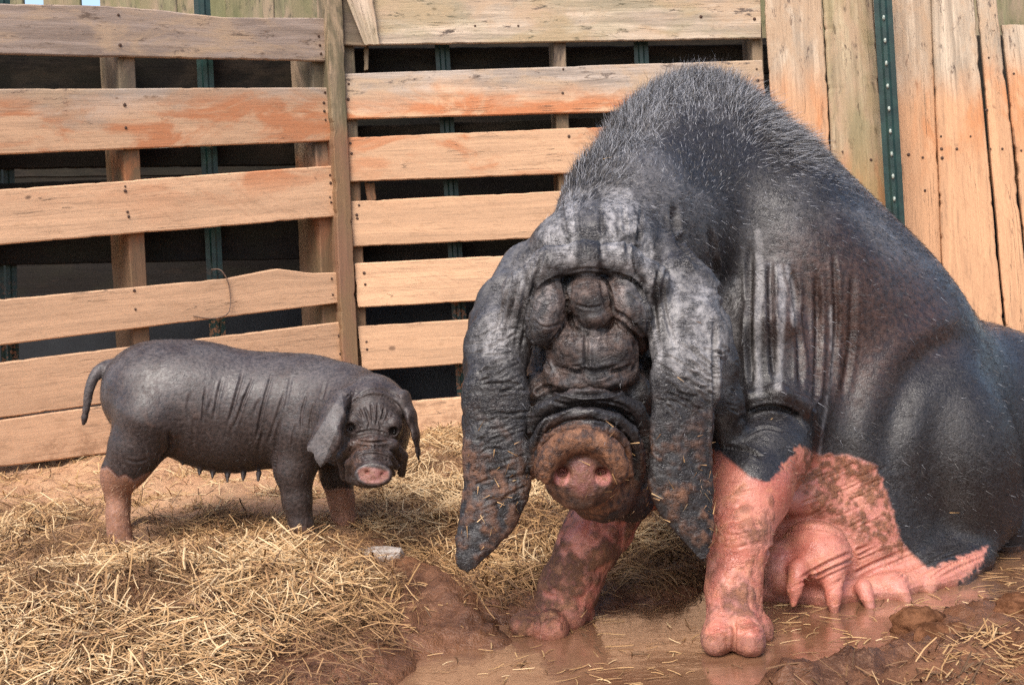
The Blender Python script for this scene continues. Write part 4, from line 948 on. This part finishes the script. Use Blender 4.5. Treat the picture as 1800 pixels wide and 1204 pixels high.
def skin_mat(name='black_pig_skin', fine=100, bs=.7, legs=((.62, .28, .235), (.50, .22, .16)), mott=1.0):
    m = NT(name); p = m.pos(); pink, mud, pale, brown, wr, nose = [m.attr(k) for k in ('pink', 'mud', 'pale', 'brown', 'wr', 'nose')]
    n1 = m.noise(p, 14, 5, .6); n2 = m.noise(p, fine, 5, .65); n3 = m.noise(p, 320, 3, .6)
    blk = m.mix(m.mr(n3, .35, .65), (.011, .009, .0085), (.028, .024, .024))
    blk = m.mix(m.math('MULTIPLY', m.mr(n2, .5, .7), .22 * mott), blk, (.065, .058, .056))
    blk = m.mix(m.math('MULTIPLY', brown, .65), blk, m.mix(m.mr(n2, .35, .65), (.026, .012, .009), (.085, .040, .027)))
    pl = m.mix(m.mr(n2, .3, .7), (.20, .19, .19), (.34, .32, .315))
    
    def lines(sc, seed, wd):
        q = m.noise(m.n('VectorMath', {'operation': 'ADD'}, i0=m.scale(p, sc), i1=(seed, seed, seed)).outputs[0], 1.0, 2, .5, .9)
        return m.mr(m.math('ABSOLUTE', m.math('SUBTRACT', q, .5)), 0, wd, 1, 0)
    ckm = m.math('MAXIMUM', m.math('MAXIMUM', lines((28, 28, 110), 0, .035), m.math('MULTIPLY', lines((110, 110, 34), 5, .03), .7)), m.math('MULTIPLY', lines((60, 60, 190), 9, .05), .6))
    ckm = m.math('MULTIPLY', ckm, m.mr(m.noise(p, 55, 2), .4, .6))
    c = m.mix(m.math('MULTIPLY', pale, m.mr(n2, .3, .6, 1 - .35 * mott, 1)), blk, pl)
    c = m.mix(m.math('MULTIPLY', m.math('MULTIPLY', ckm, wr), .8), c, (.018, .017, .019))
    pk = m.mix(m.mr(n1, .35, .65), (.39, .115, .080), (.54, .205, .142))
    pk = m.mix(m.math('MULTIPLY', m.mr(m.noise(p, 30, 5, .7), .48, .62), .45), pk, (.52, .23, .12))
    pk = m.mix(m.math('MULTIPLY', m.mr(n2, .52, .7), .5), pk, (.38, .10, .065))
    pk = m.mix(m.math('MULTIPLY', pale, .9), pk, m.mix(m.mr(n2, .4, .6), *legs))
    pk = m.mix(m.math('MULTIPLY', brown, .9), pk, m.mix(m.mr(n3, .4, .6), (.085, .026, .010), (.26, .088, .034)))
    c = m.mix(pink, c, pk)
    md = m.mix(m.mr(n2, .35, .65), (.052, .021, .011), (.18, .078, .038))
    md = m.mix(m.mr(m.noise(p, 40, 4, .6), .52, .72), md, (.30, .135, .068))
    c = m.mix(m.math('MULTIPLY', mud, m.mr(n2, .28, .52, .55, 1)), c, md)
    c = m.mix(nose, c, m.mix(m.mr(n2, .4, .6), (.56, .22, .19), (.30, .12, .08)))
    r = m.mr(n1, .35, .65, .24, .42); r = m.math('ADD', r, m.math('MULTIPLY', m.math('ADD', mud, m.math('MULTIPLY', pale, .5)), .3)); r = m.math('ADD', r, m.mr(n2, .3, .7, -.1, .14))
    h = m.math('ADD', m.math('MULTIPLY', n2, .6), m.math('MULTIPLY', n3, .3)); h = m.math('SUBTRACT', h, m.math('MULTIPLY', m.math('MULTIPLY', ckm, wr), .5))
    h = m.math('ADD', h, m.math('MULTIPLY', m.math('MULTIPLY', mud, m.noise(p, 160, 4, .7)), 1.4))
    r = m.math('ADD', r, .14 * (1 - mott))
    s = m.done(c, r, .45, m.bump(h, bs, .0035)); m.b.inputs['Subsurface Weight'].default_value = 0
    return s
def hair_mat():
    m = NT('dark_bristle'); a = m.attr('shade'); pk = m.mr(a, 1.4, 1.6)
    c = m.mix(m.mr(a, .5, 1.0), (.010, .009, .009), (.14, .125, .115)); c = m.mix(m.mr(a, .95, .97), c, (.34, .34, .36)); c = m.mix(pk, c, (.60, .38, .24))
    return m.done(c, .42, .4)
sow, SOWS = build_sow()
# ---------------------------------------------------------------- the piglet
def build_piglet():
    c = Clay(A(-1.0, 2.25, -.02), A(-.10, 3.05, .62), .0032)
    D = 2.74
    ell_px(c, 262, 690, D, 82, 86, .105, .05, tilt=0)
    ell_px(c, 405, 726, D, 150, 106, .112, .045, tilt=5)
    ell_px(c, 330, 690, D, 110, 90, .11, .05)
    ell_px(c, 540, 730, D - .01, 88, 96, .105, .05)
    ell_px(c, 480, 705, D, 90, 76, .10, .05)
    chain_px(c, [(560, 705, D - .02, 68), (610, 715, D - .06, 64), (650, 730, D - .12, 62)], .05)
    # legs (near pair, then far pair)
    N_ = 2.665
    chain_px(c, [(262, 735, N_, 60), (238, 790, N_, 44), (222, 825, N_, 32), (206, 858, N_ + .01, 19), (206, 905, N_, 15), (210, 935, N_, 16), (215, 958, N_ - .01, 17)], .025)
    ell_px(c, 196, 835, N_, 17, 24, .022, .02)
    ell_px(c, 205, 957, N_ - .02, 12, 13, .014, .004); ell_px(c, 224, 957, N_ - .015, 12, 13, .014, .004)
    chain_px(c, [(280, 740, 2.80, 54), (240, 790, 2.80, 32), (218, 835, 2.80, 20), (208, 890, 2.80, 16), (214, 922, 2.80, 16)], .025)
    chain_px(c, [(535, 765, N_, 48), (518, 828, N_, 31), (522, 880, N_, 22), (530, 925, N_, 18), (534, 960, N_, 17)], .025)
    ell_px(c, 523, 962, N_ - .015, 13, 12, .014, .004); ell_px(c, 545, 962, N_ - .01, 13, 12, .014, .004)
    chain_px(c, [(590, 780, 2.80, 44), (592, 835, 2.80, 26), (600, 880, 2.80, 19), (606, 918, 2.80, 17), (610, 940, 2.80, 16)], .025)
    # belly fold into the thigh, teats
    for x, y in ((300, 797), (318, 812), (352, 831), (374, 838), (400, 842), (428, 843), (455, 841)):
        chain_px(c, [(x, y - 10, N_ + .03, 6), (x + rng.uniform(-2, 3), y + 3 + rng.uniform(-2, 2), N_ + .022, 2.8)], .006)
    # head, three-quarter to the camera
    H = 2.585
    ell_px(c, 655, 735, H, 66, 78, .085, .03)
    ell_px(c, 655, 775, H - .02, 56, 62, .07, .03)
    chain_px(c, [(655, 790, H - .04, 52), (655, 815, H - .095, 37), (655, 826, H - .125, 29)], .012)
    ell_px(c, 600, 775, H + .03, 36, 46, .05, .03)
    # folded muzzle rings
    chain_px(c, [(606, 838, H - .05, 9), (602, 802, H - .072, 11), (622, 782, H - .100, 11), (655, 776, H - .110, 11), (690, 782, H - .100, 11), (708, 802, H - .07, 10), (706, 832, H - .05, 8)], .004)
    chain_px(c, [(613, 842, H - .085, 7), (613, 815, H - .102, 8), (632, 799, H - .120, 8), (656, 794, H - .126, 8), (682, 800, H - .118, 8), (698, 820, H - .095, 7)], .003)
    chain_px(c, [(622, 840, H - .108, 6), (627, 818, H - .126, 6), (655, 808, H - .138, 6), (684, 816, H - .126, 6), (692, 834, H - .108, 5)], .003)
    # snout disc
    ell_px(c, 656, 835, H - .14, 31, 19, .018, .005, tilt=4)
    chain_px(c, [(656 + 30 * math.cos(t), 834 - 17 * math.sin(t), H - .152 + .004 * math.sin(t), 3.5) for t in np.linspace(0, 2 * np.pi, 16)], .006)
    ell_px(c, 645, 831, H - .158, 4.5, 3.5, .012, .003, mode='cut'); ell_px(c, 671, 835, H - .158, 4.5, 3.5, .012, .003, mode='cut')
    ell_px(c, 652, 843, H - .085, 36, 12, .04, .01)
    # cheeks, eyelids
    ell_px(c, 622, 745, H - .075, 17, 20, .02, .010); ell_px(c, 690, 748, H - .07, 18, 22, .02, .010)
    ell_px(c, 617, 752, H - .09, 9, 8, .014, .003, mode='cut'); ell_px(c, 692, 758, H - .085, 8, 8, .014, .003, mode='cut')
    # ears
    nL = _f + _r * .35
    chain_px(c, [(622, 688, H - .035, 13), (598, 703, H - .07, 17), (585, 732, H - .10, 24), (575, 770, H - .118, 27), (566, 800, H - .122, 16), (563, 818, H - .12, 5)], .004, (nL, 3.6))
    chain_px(c, [(568, 768, H - .116, 24), (550, 784, H - .112, 11), (539, 790, H - .11, 4)], .004, (nL, 3.6))
    chain_px(c, [(690, 690, H - .02, 16), (712, 705, H - .04, 17), (724, 735, H - .05, 15), (731, 765, H - .055, 11), (735, 795, H - .05, 6), (736, 812, H - .05, 3)], .008, (_r - _f * .45, 2.6))
    # tail
    t_ = smoothpts([P(196, 640, D), P(172, 652, D - .02), P(158, 680, D - .03), P(153, 710, D - .03), P(147, 745, D - .03)], 12)
    c.chain(t_, np.linspace(.0095, .0042, 12), .01)
    V, Q = c.mesh(2); V, Q = biggest(V, Q); del c
    V, Q = subdiv(V, Q); V = relax(V, Q, 1)
    S = Sculpt(V, Q); st = S.stroke; mm = .001
    for x0, y0, x1, y1, d in ((362, 680, 356, 745, 3), (390, 665, 376, 735, 3), (428, 650, 402, 745, 4), (445, 662, 412, 752, 4), (478, 655, 450, 775, 4), (500, 690, 470, 780, 2.5), (335, 690, 332, 740, 2), (540, 690, 530, 760, 2.5), (492, 740, 484, 800, 3), (575, 665, 560, 720, 2), (372, 700, 368, 722, 2), (418, 700, 405, 770, 1.6), (460, 700, 448, 730, 2), (462, 760, 455, 800, 2.2), (512, 660, 500, 720, 1.8), (436, 690, 424, 715, 1.5), (520, 745, 512, 790, 2), (555, 700, 545, 760, 1.8), (340, 740, 338, 790, 1.6)):
        st([(x0, y0), ((x0 + x1) / 2 - 2 + rng.uniform(-3, 3), (y0 + y1) / 2), (x1, y1)], rng.uniform(1.8, 3.6) * mm, d * mm * .85)
    st([(298, 760), (300, 790), (280, 812)], 4 * mm, 5 * mm); st([(218, 806), (240, 812), (262, 806)], 2.5 * mm, 1.2 * mm)
    st([(486, 800), (482, 830), (488, 860)], 3 * mm, 3 * mm)
    # face wrinkles
    st([(606, 722), (628, 702), (660, 694), (690, 704), (708, 726)], 2.2 * mm, 3.5 * mm); st([(612, 716), (640, 690), (668, 684), (695, 694), (704, 705)], 2 * mm, 2.2 * mm)
    for x0, y0, x1, y1 in ((640, 714, 648, 742), (652, 708, 654, 745), (664, 710, 662, 745), (676, 714, 668, 742), (630, 716, 638, 736), (684, 722, 676, 740)):
        st([(x0, y0), ((x0 + x1) / 2 + 1, (y0 + y1) / 2), (x1, y1)], 1.8 * mm, 3.2 * mm)
    st([(606, 735), (622, 726), (638, 738)], 1.6 * mm, 2.2 * mm); st([(676, 742), (690, 730), (706, 738)], 1.6 * mm, 2.2 * mm)
    st([(622, 772), (650, 778), (690, 774)], 2 * mm, 3 * mm); st([(612, 775), (640, 766), (670, 767), (700, 776)], 1.8 * mm, 2.5 * mm)
    for pts in ([(600, 690), (630, 668), (662, 664), (695, 676)], [(618, 735), (632, 745), (640, 765)], [(670, 750), (660, 765), (640, 768)], [(604, 770), (618, 780), (612, 800)], [(700, 778), (706, 800), (700, 820)], [(625, 762), (655, 756), (685, 764)],
                [(646, 722), (650, 740), (646, 756)], [(668, 720), (666, 740), (672, 754)], [(608, 700), (618, 690), (632, 684)]): st(pts, 1.7 * mm, 2.4 * mm)
    for k in range(5): st([(612 + 3 * k, 812 + 2 * k), (632, 792 + 5 * k), (656, 787 + 5 * k), (682, 793 + 5 * k), (700 - 3 * k, 812 + 2 * k)], 1.3 * mm, 1.8 * mm)
    S.refresh(); V, N, px, py = S.V, S.N, S.px, S.py
    n1 = fbm(V * 60, 4, 90) * 6; n2 = fbm(V * 25, 4, 91); n3 = fbm(V * 90, 3, 92)
    pink = sstep(-4, 4, sdpoly(px + n1, py + n1 * .6, [(150, 828), (190, 822), (208, 840), (222, 836), (235, 846), (262, 830), (300, 900), (300, 1010), (120, 1010)]))
    pink = np.maximum(pink, sstep(-3, 3, sdpoly(px + n1, py + n1 * .5, [(570, 862), (622, 858), (660, 1000), (560, 1000)])) * (S.dz > 2.7))
    pink = np.maximum(pink, .0 * sstep(-3, 6, sdpoly(px + n1 * 2, py, [(480, 905), (570, 890), (600, 1010), (480, 1010)])) * (S.dz < 2.75))
    nose = sstep(-2, 3, sdpoly(px, py, [(628, 826), (640, 820), (660, 822), (684, 828), (684, 840), (668, 850), (645, 850), (632, 842)])) * (S.dz < H - .1)
    mud = sstep(-.05, .5, n2 + .4 * n3) * .45 * (sstep(70, 20, np.hypot(px - 656, (py - 815) * 1.1)) + sstep(70, 20, np.hypot((px - 300) * .7, py - 755)) * .8)
    mud = np.maximum(mud, sstep(-.15, .35, n2 + .3 * n3) * sstep(915, 945, py) * .8); mud = np.maximum(mud, pink * (px < 215) * sstep(-.2, .3, n2) * .4)
    mud = np.clip(np.maximum(mud, nose * .35 + (pink > .5) * .25), 0, 1); nose = nose * .4
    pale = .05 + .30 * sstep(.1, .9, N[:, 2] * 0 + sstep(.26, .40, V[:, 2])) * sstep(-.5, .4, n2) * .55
    eL = sdpoly(px, py, [(600, 690), (538, 790), (565, 822), (606, 720)]); pale = np.where((eL > 0) & (S.dz < 2.56), .32, pale); pale = np.where(pink > .5, .85, pale); mud = np.maximum(mud, pink * sstep(-.1, .4, n2 + .5 * n3) * .5)
    V += N * (-(np.clip(ridged(V * np.array([120, 120, 80]), 2, 95), 0, 1) ** 2) * .0005)[:, None] + N * (mud * n3 * .0012)[:, None]
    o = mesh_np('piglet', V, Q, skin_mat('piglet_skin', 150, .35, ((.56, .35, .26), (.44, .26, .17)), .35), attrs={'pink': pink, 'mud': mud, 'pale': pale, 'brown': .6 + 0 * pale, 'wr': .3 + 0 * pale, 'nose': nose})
    tag(o, 'small grey black piglet with a wrinkled face standing on straw before the left pallet', 'piglet')
    N = normals(V, Q); px, py, dz = project(V); seen = ((CAM - V) * N).sum(1) > -.2
    R_, n_ = scatter_on(V, Q, N, np.where(seen, 32000, 3000) * (1 - nose)); m = len(R_); hx, hy, hz = project(R_)
    flow = A(-1, .1, -.45)[None] + rng.normal(0, .3, (m, 3)); flow -= n_ * (flow * n_).sum(1, keepdims=True); flow /= np.linalg.norm(flow, axis=1, keepdims=True)
    d = flow * .9 + n_ * rng.uniform(.15, .5, (m, 1)); d /= np.linalg.norm(d, axis=1, keepdims=True)
    lg = (hy > 850) & ((hx < 300) | (hz > 2.74))
    hair_mesh('bristles', R_ - n_ * .0006, d, (.004 + .006 * rng.random(m)), .0005, hair_mat(), o, seg=2, shade=np.where(lg, 2.0, rng.random(m) * .72))
    # eyes
    for x, y in ((616, 755), (693, 761)):
        h = S.hit(x, y)
        if h is None: continue
        r = .0034; a = np.linspace(0, np.pi, 9); b = np.linspace(0, 2 * np.pi, 13)[:-1]
        vs = np.array([(r * math.sin(i) * math.cos(k), r * math.sin(i) * math.sin(k), r * math.cos(i)) for i in a for k in b]) + h + _f * .002
        q = np.array([(i * 12 + k, i * 12 + (k + 1) % 12, (i + 1) * 12 + (k + 1) % 12, (i + 1) * 12 + k) for i in range(8) for k in range(12)])
        mesh_np('eye', vs, q, M_EYE, o)
    return o
me_ = NT('dark_wet_eye'); M_EYE = me_.done((.006, .004, .003), .3, .3)
piglet = build_piglet()

# ---------------------------------------------------------------- straw
def straw_mat():
    m = NT('straw'); a = m.attr('shade'); p = m.pos(); n = m.noise(p, 160, 2)
    c = m.ramp(a, [(0, (.085, .045, .022)), (.22, (.20, .10, .045)), (.45, (.40, .225, .095)), (.75, (.56, .345, .155)), (1.0, (.76, .55, .31))])
    return m.done(m.mix(m.math('MULTIPLY', n, .35), c, (.2, .11, .05)), .55, .3)
M_STRAW = straw_mat()
def straw_at(x, y, z, L, wd, pitch, yaw, shade, curl=.12):
    n = len(x); d = np.stack([np.cos(yaw) * np.cos(pitch), np.sin(yaw) * np.cos(pitch), np.sin(pitch)], 1)
    side = np.stack([-np.sin(yaw), np.cos(yaw), 0 * yaw], 1); up = np.cross(d, side)
    c = np.stack([x, y, z], 1); seg = 3; V = np.zeros((n, (seg + 1) * 3, 3)); b1 = rng.normal(0, curl, (n, 1)); b2 = rng.normal(-.03, curl * .6, (n, 1))
    kink = rng.random((n, 1)) < .18
    for k in range(seg + 1):
        t = k / seg - .5; bend = (t * t)
        q = c + d * (L * t)[:, None] + side * (L[:, None] * b1 * bend * 2) + up * (L[:, None] * (b2 * bend * 2 - kink * np.maximum(0, t) * .35))
        w_ = (wd * (1 - .35 * abs(t)))[:, None]
        V[:, 3 * k] = q - side * w_ / 2; V[:, 3 * k + 1] = q + up * w_ * .38; V[:, 3 * k + 2] = q + side * w_ / 2
    b = np.arange(n) * (seg + 1) * 3; qs = []
    for k in range(seg):
        for j in (0, 1): qs.append(np.stack([b + 3 * k + j, b + 3 * k + j + 1, b + 3 * (k + 1) + j + 1, b + 3 * (k + 1) + j], 1))
    return V.reshape(-1, 3), np.concatenate(qs), np.repeat(shade, (seg + 1) * 3)
def straw_obj(name, label, x, y, dz, lift, L, shade, wd=None, pitch=.16):
    n = len(x); z = ground_h(x, y, fine=False) + lift; e = .02
    yaw = fbm(np.c_[x * 7, y * 7, 0 * x], 3, 222) * 5 + rng.normal(0, .8, n)
    gxx = (ground_h(x + e, y, False) - ground_h(x - e, y, False)) / (2 * e); gyy = (ground_h(x, y + e, False) - ground_h(x, y - e, False)) / (2 * e)
    slope = np.clip(np.arctan(gxx * np.cos(yaw) + gyy * np.sin(yaw)), -.9, .9); pt = slope + rng.normal(0, pitch, n)
    z = z + np.abs(np.sin(pt - slope)) * L * .38
    V, Q, sh = straw_at(x, y, z, L, wd if wd is not None else rng.uniform(.0014, .0034, n), pt, yaw, shade)
    o = mesh_np(name, V, Q, M_STRAW, smooth=False, attrs={'shade': sh}); return tag(o, label, 'straw', None, 'stuff')
# how thick the bedding lies, by place on the ground
def px_of(x, y, z): return project(np.stack([x, y, z], 1))[:2]
SD_POLY = {  # areas on the ground, given by where their edges are seen
 'front': [(-200, 960), (0, 930), (150, 930), (250, 990), (330, 930), (480, 915), (620, 960), (690, 1010), (700, 1060), (690, 1100), (660, 1130), (620, 1165), (560, 1215), (400, 1300), (-300, 1400)],
 'behind': [(600, 850), (700, 800), (830, 740), (1000, 790), (1240, 860), (1240, 1000), (1100, 1030), (1000, 1000), (870, 1050), (840, 1040), (760, 990), (640, 960)],
 'thin': [(-200, 860), (0, 815), (300, 790), (640, 760), (850, 740), (900, 800), (700, 900), (500, 920), (300, 930), (150, 940), (-200, 960)],
 'right': [(1560, 1204), (1640, 1150), (1700, 1100), (1760, 1070), (1900, 1040), (2000, 1300), (1300, 1300), (1330, 1200), (1480, 1175)]}
def gpoly(k, z=.05): return np.array([G(a, b, z)[:2] for a, b in SD_POLY[k]])
def sample(n, dens_fn, lo, hi):
    xs = rng.uniform(lo[0], hi[0], n * 6); ys = rng.uniform(lo[1], hi[1], n * 6); d = dens_fn(xs, ys)
    k = rng.random(n * 6) < d; return xs[k][:n], ys[k][:n]
PF, PBh, PT, PRt = gpoly('front'), gpoly('behind', .04), gpoly('thin', .08), gpoly('right', .03)
def clump(x, y, s=9, seed=200): return fbm(np.c_[x * s, y * s, 0 * x], 4, seed)
def thick(x, y):
    a = sstep(-.06, .08, sdpoly(x, y, PF)); b = sstep(-.05, .08, sdpoly(x, y, PBh))
    return np.maximum(a, b)
def dens_main(x, y):
    c = clump(x, y); pud = sstep(.01, -.05, sdpoly(x, y, PUD)); t = sstep(-.05, .1, sdpoly(x, y, PT)); r = sstep(-.03, .05, sdpoly(x, y, PRt))
    return np.clip(np.maximum(np.maximum(thick(x, y) * (.12 + 1.2 * sstep(-.25, .3, c)), t * (.04 + .5 * sstep(.0, .4, c))), r * (.18 + .35 * sstep(-.1, .3, c))), 0, 1) * pud
LO, HI = (-1.5, 1.35), (1.2, 4.1)
xs, ys = sample(52000, dens_main, LO, HI); n = len(xs); c_ = clump(xs, ys); th = thick(xs, ys)
big = rng.random(n) < .16; lay = rng.random(n); sh = np.clip(-.06 + .45 * sstep(-.4, .4, clump(xs, ys, 5, 260)) + .45 * lay + .28 * rng.normal(0, 1, n) + .25 * (ys > 2.9) + .15 * c_, 0, 1)
wetn = sstep(-.22, -.02, sdpoly(xs, ys, PUD)); sh = sh * (1 - .55 * wetn)
straw_obj('straw_bedding', 'loose golden straw heaped over the ground and the mound round the piglet', xs, ys, None, .002 + .020 * lay * th, .016 + .045 * rng.random(n) ** 1.3 + big * .03 * rng.random(n), sh, wd=rng.uniform(.0009, .0026, n) + big * .0013, pitch=.28)
xs, ys = sample(100000, lambda x, y: np.clip(thick(x, y) * (.5 + clump(x, y, 14, 230)), 0, 1) * sstep(.0, -.04, sdpoly(x, y, PUD)), LO, HI); n = len(xs)
straw_obj('hay_fluff', 'fine short brown hay fluff tangled under the straw', xs, ys, None, .001 + .014 * rng.random(n), .012 + .03 * rng.random(n), np.clip(rng.normal(.2, .16, n), 0, 1), wd=rng.uniform(.0006, .0013, n), pitch=.35)
# stray straws in the mud and afloat
xs, ys = sample(1500, lambda x, y: sstep(-.5, .02, sdpoly(x, y, PUD)) * .3 + .7 * (np.abs(clump(x, y, 5, 300)) > .2) * sstep(-.4, -.02, sdpoly(x, y, PUD)), (-.6, 1.5), (1.25, 3.2)); n = len(xs)
z = np.maximum(ground_h(xs, ys, False), 0) + .002
V_, Q_, s_ = straw_at(xs, ys, z, .012 + .035 * rng.random(n), rng.uniform(.0012, .003, n), rng.normal(0, .05, n), rng.uniform(0, 6.28, n), np.clip(rng.normal(.45, .25, n), 0, 1))
tag(mesh_np('straw_scraps', V_, Q_, M_STRAW, smooth=False, attrs={'shade': s_}), 'scattered wet straw scraps on the mud and floating on the puddle', 'straw', kind='stuff')
# straws stuck to the sow's ears and snout
V, N = SOWS.V, normals(SOWS.V, SOWS.Q); px, py, dz = project(V); vis = ((CAM - V) * N).sum(1) > .3
w_ = vis * (dz < 2.2) * np.maximum(sstep(720, 860, py) * ((px < 935) | ((px > 1135) & (px < 1262))) * (py < 1000), .25 * (np.hypot(px - 1022, py - 840) < 120)) * 2600.0 + vis * 14.0
R_, n_ = scatter_on(V, SOWS.Q, N, w_); m = len(R_); d = rng.normal(0, 1, (m, 3)); d -= n_ * (d * n_).sum(1, keepdims=True); d /= np.linalg.norm(d, axis=1, keepdims=True)
hair = hair_mesh('clinging_straw', R_ + n_ * .0022 - d * .006, d + n_ * .08, .005 + .014 * rng.random(m), np.full(m, .0016), M_STRAW, None, seg=2, shade=np.clip(rng.normal(.5, .25, m), .05, 1))
tag(hair, 'small bits of straw clinging to the sow, mostly on its ears', 'straw', kind='stuff')

# ---------------------------------------------------------------- small things on the ground
a = G(622, 975, .05); 
def rough_block(name, c, size, yaw, mat, label, cat, seed=0, sub=14, rough=.004, tiltx=0.0):
    u = np.linspace(-1, 1, sub); V = []; Q = []; 
    for ax_ in range(3):
        for sg in (-1, 1):
            X, Y = np.meshgrid(u, u, indexing='ij'); q = np.zeros((sub, sub, 3)); q[..., (ax_ + 1) % 3] = X; q[..., (ax_ + 2) % 3] = Y * sg; q[..., ax_] = sg
            b = len(V) * sub * sub; V.append(q.reshape(-1, 3)); i = np.arange(sub * sub).reshape(sub, sub) + b
            Q.append(np.stack([i[:-1, :-1], i[1:, :-1], i[1:, 1:], i[:-1, 1:]], -1).reshape(-1, 4))
    V = np.concatenate(V); r = np.linalg.norm(V, axis=1, keepdims=True); V = V * (1 - .10 * sstep(1.35, 1.73, r[:, 0]))[:, None]
    W_ = V * np.array(size) / 2; W_ = W_ + np.stack([fbm(W_ * 30 + 7 * k, 3, seed + k) for k in range(3)], 1) * rough
    M = np.array(Matrix.Rotation(yaw, 3, 'Z') @ Matrix.Rotation(tiltx, 3, 'X')); W_ = W_ @ M.T + c
    return tag(mesh_np(name, W_, np.concatenate(Q), mat, smooth=False), label, cat)
rough_block('block_fragment', G(664, 985, .05) + A(0, .01, -.012), (.088, .055, .055), -.12, M_WHITE, 'broken white muddy block half buried in straw below the piglet', 'block', 400, tiltx=.15)
def clod(x, y, r, seed, label):
    c = G(x, y, .02); a_ = np.linspace(0, np.pi, 22); b_ = np.linspace(0, 2 * np.pi, 34)[:-1]
    q = np.array([(math.sin(i) * math.cos(k), math.sin(i) * math.sin(k), math.cos(i)) for i in a_ for k in b_])
    q = q * (1 + .35 * fbm(q * 2.2 + seed, 4, seed) + .12 * ridged(q * 6 + seed, 3, seed))[:, None] * np.array([r, r * .7, r * .6]) + A(c[0], c[1], float(ground_h(np.array([c[0]]), np.array([c[1]]), False)[0]) + r * .2)
    f = np.array([(i * 33 + k, i * 33 + (k + 1) % 33, (i + 1) * 33 + (k + 1) % 33, (i + 1) * 33 + k) for i in range(21) for k in range(33)])
    return tag(mesh_np('mud_clod', q, f, M_CLOD), label, 'mud clod', 'lumps of mud by the puddle')
M_DUMMY = None
M_CLOD = simple('crumbly_mud', (.075, .029, .012), (.185, .080, .038), 60, .8, .12, .8)
clod(1612, 1085, .036, 1, 'crumbly dark mud lump at the left end of the front right heap')
clod(1660, 1120, .04, 2, 'broad mud lump on the heap front right, nearest the photo bottom')
clod(1790, 1060, .035, 3, 'dark mud lump at the right edge of the photo')
clod(940, 1150, .024, 4, 'low muddy lump standing in the puddle left of the front hoof')
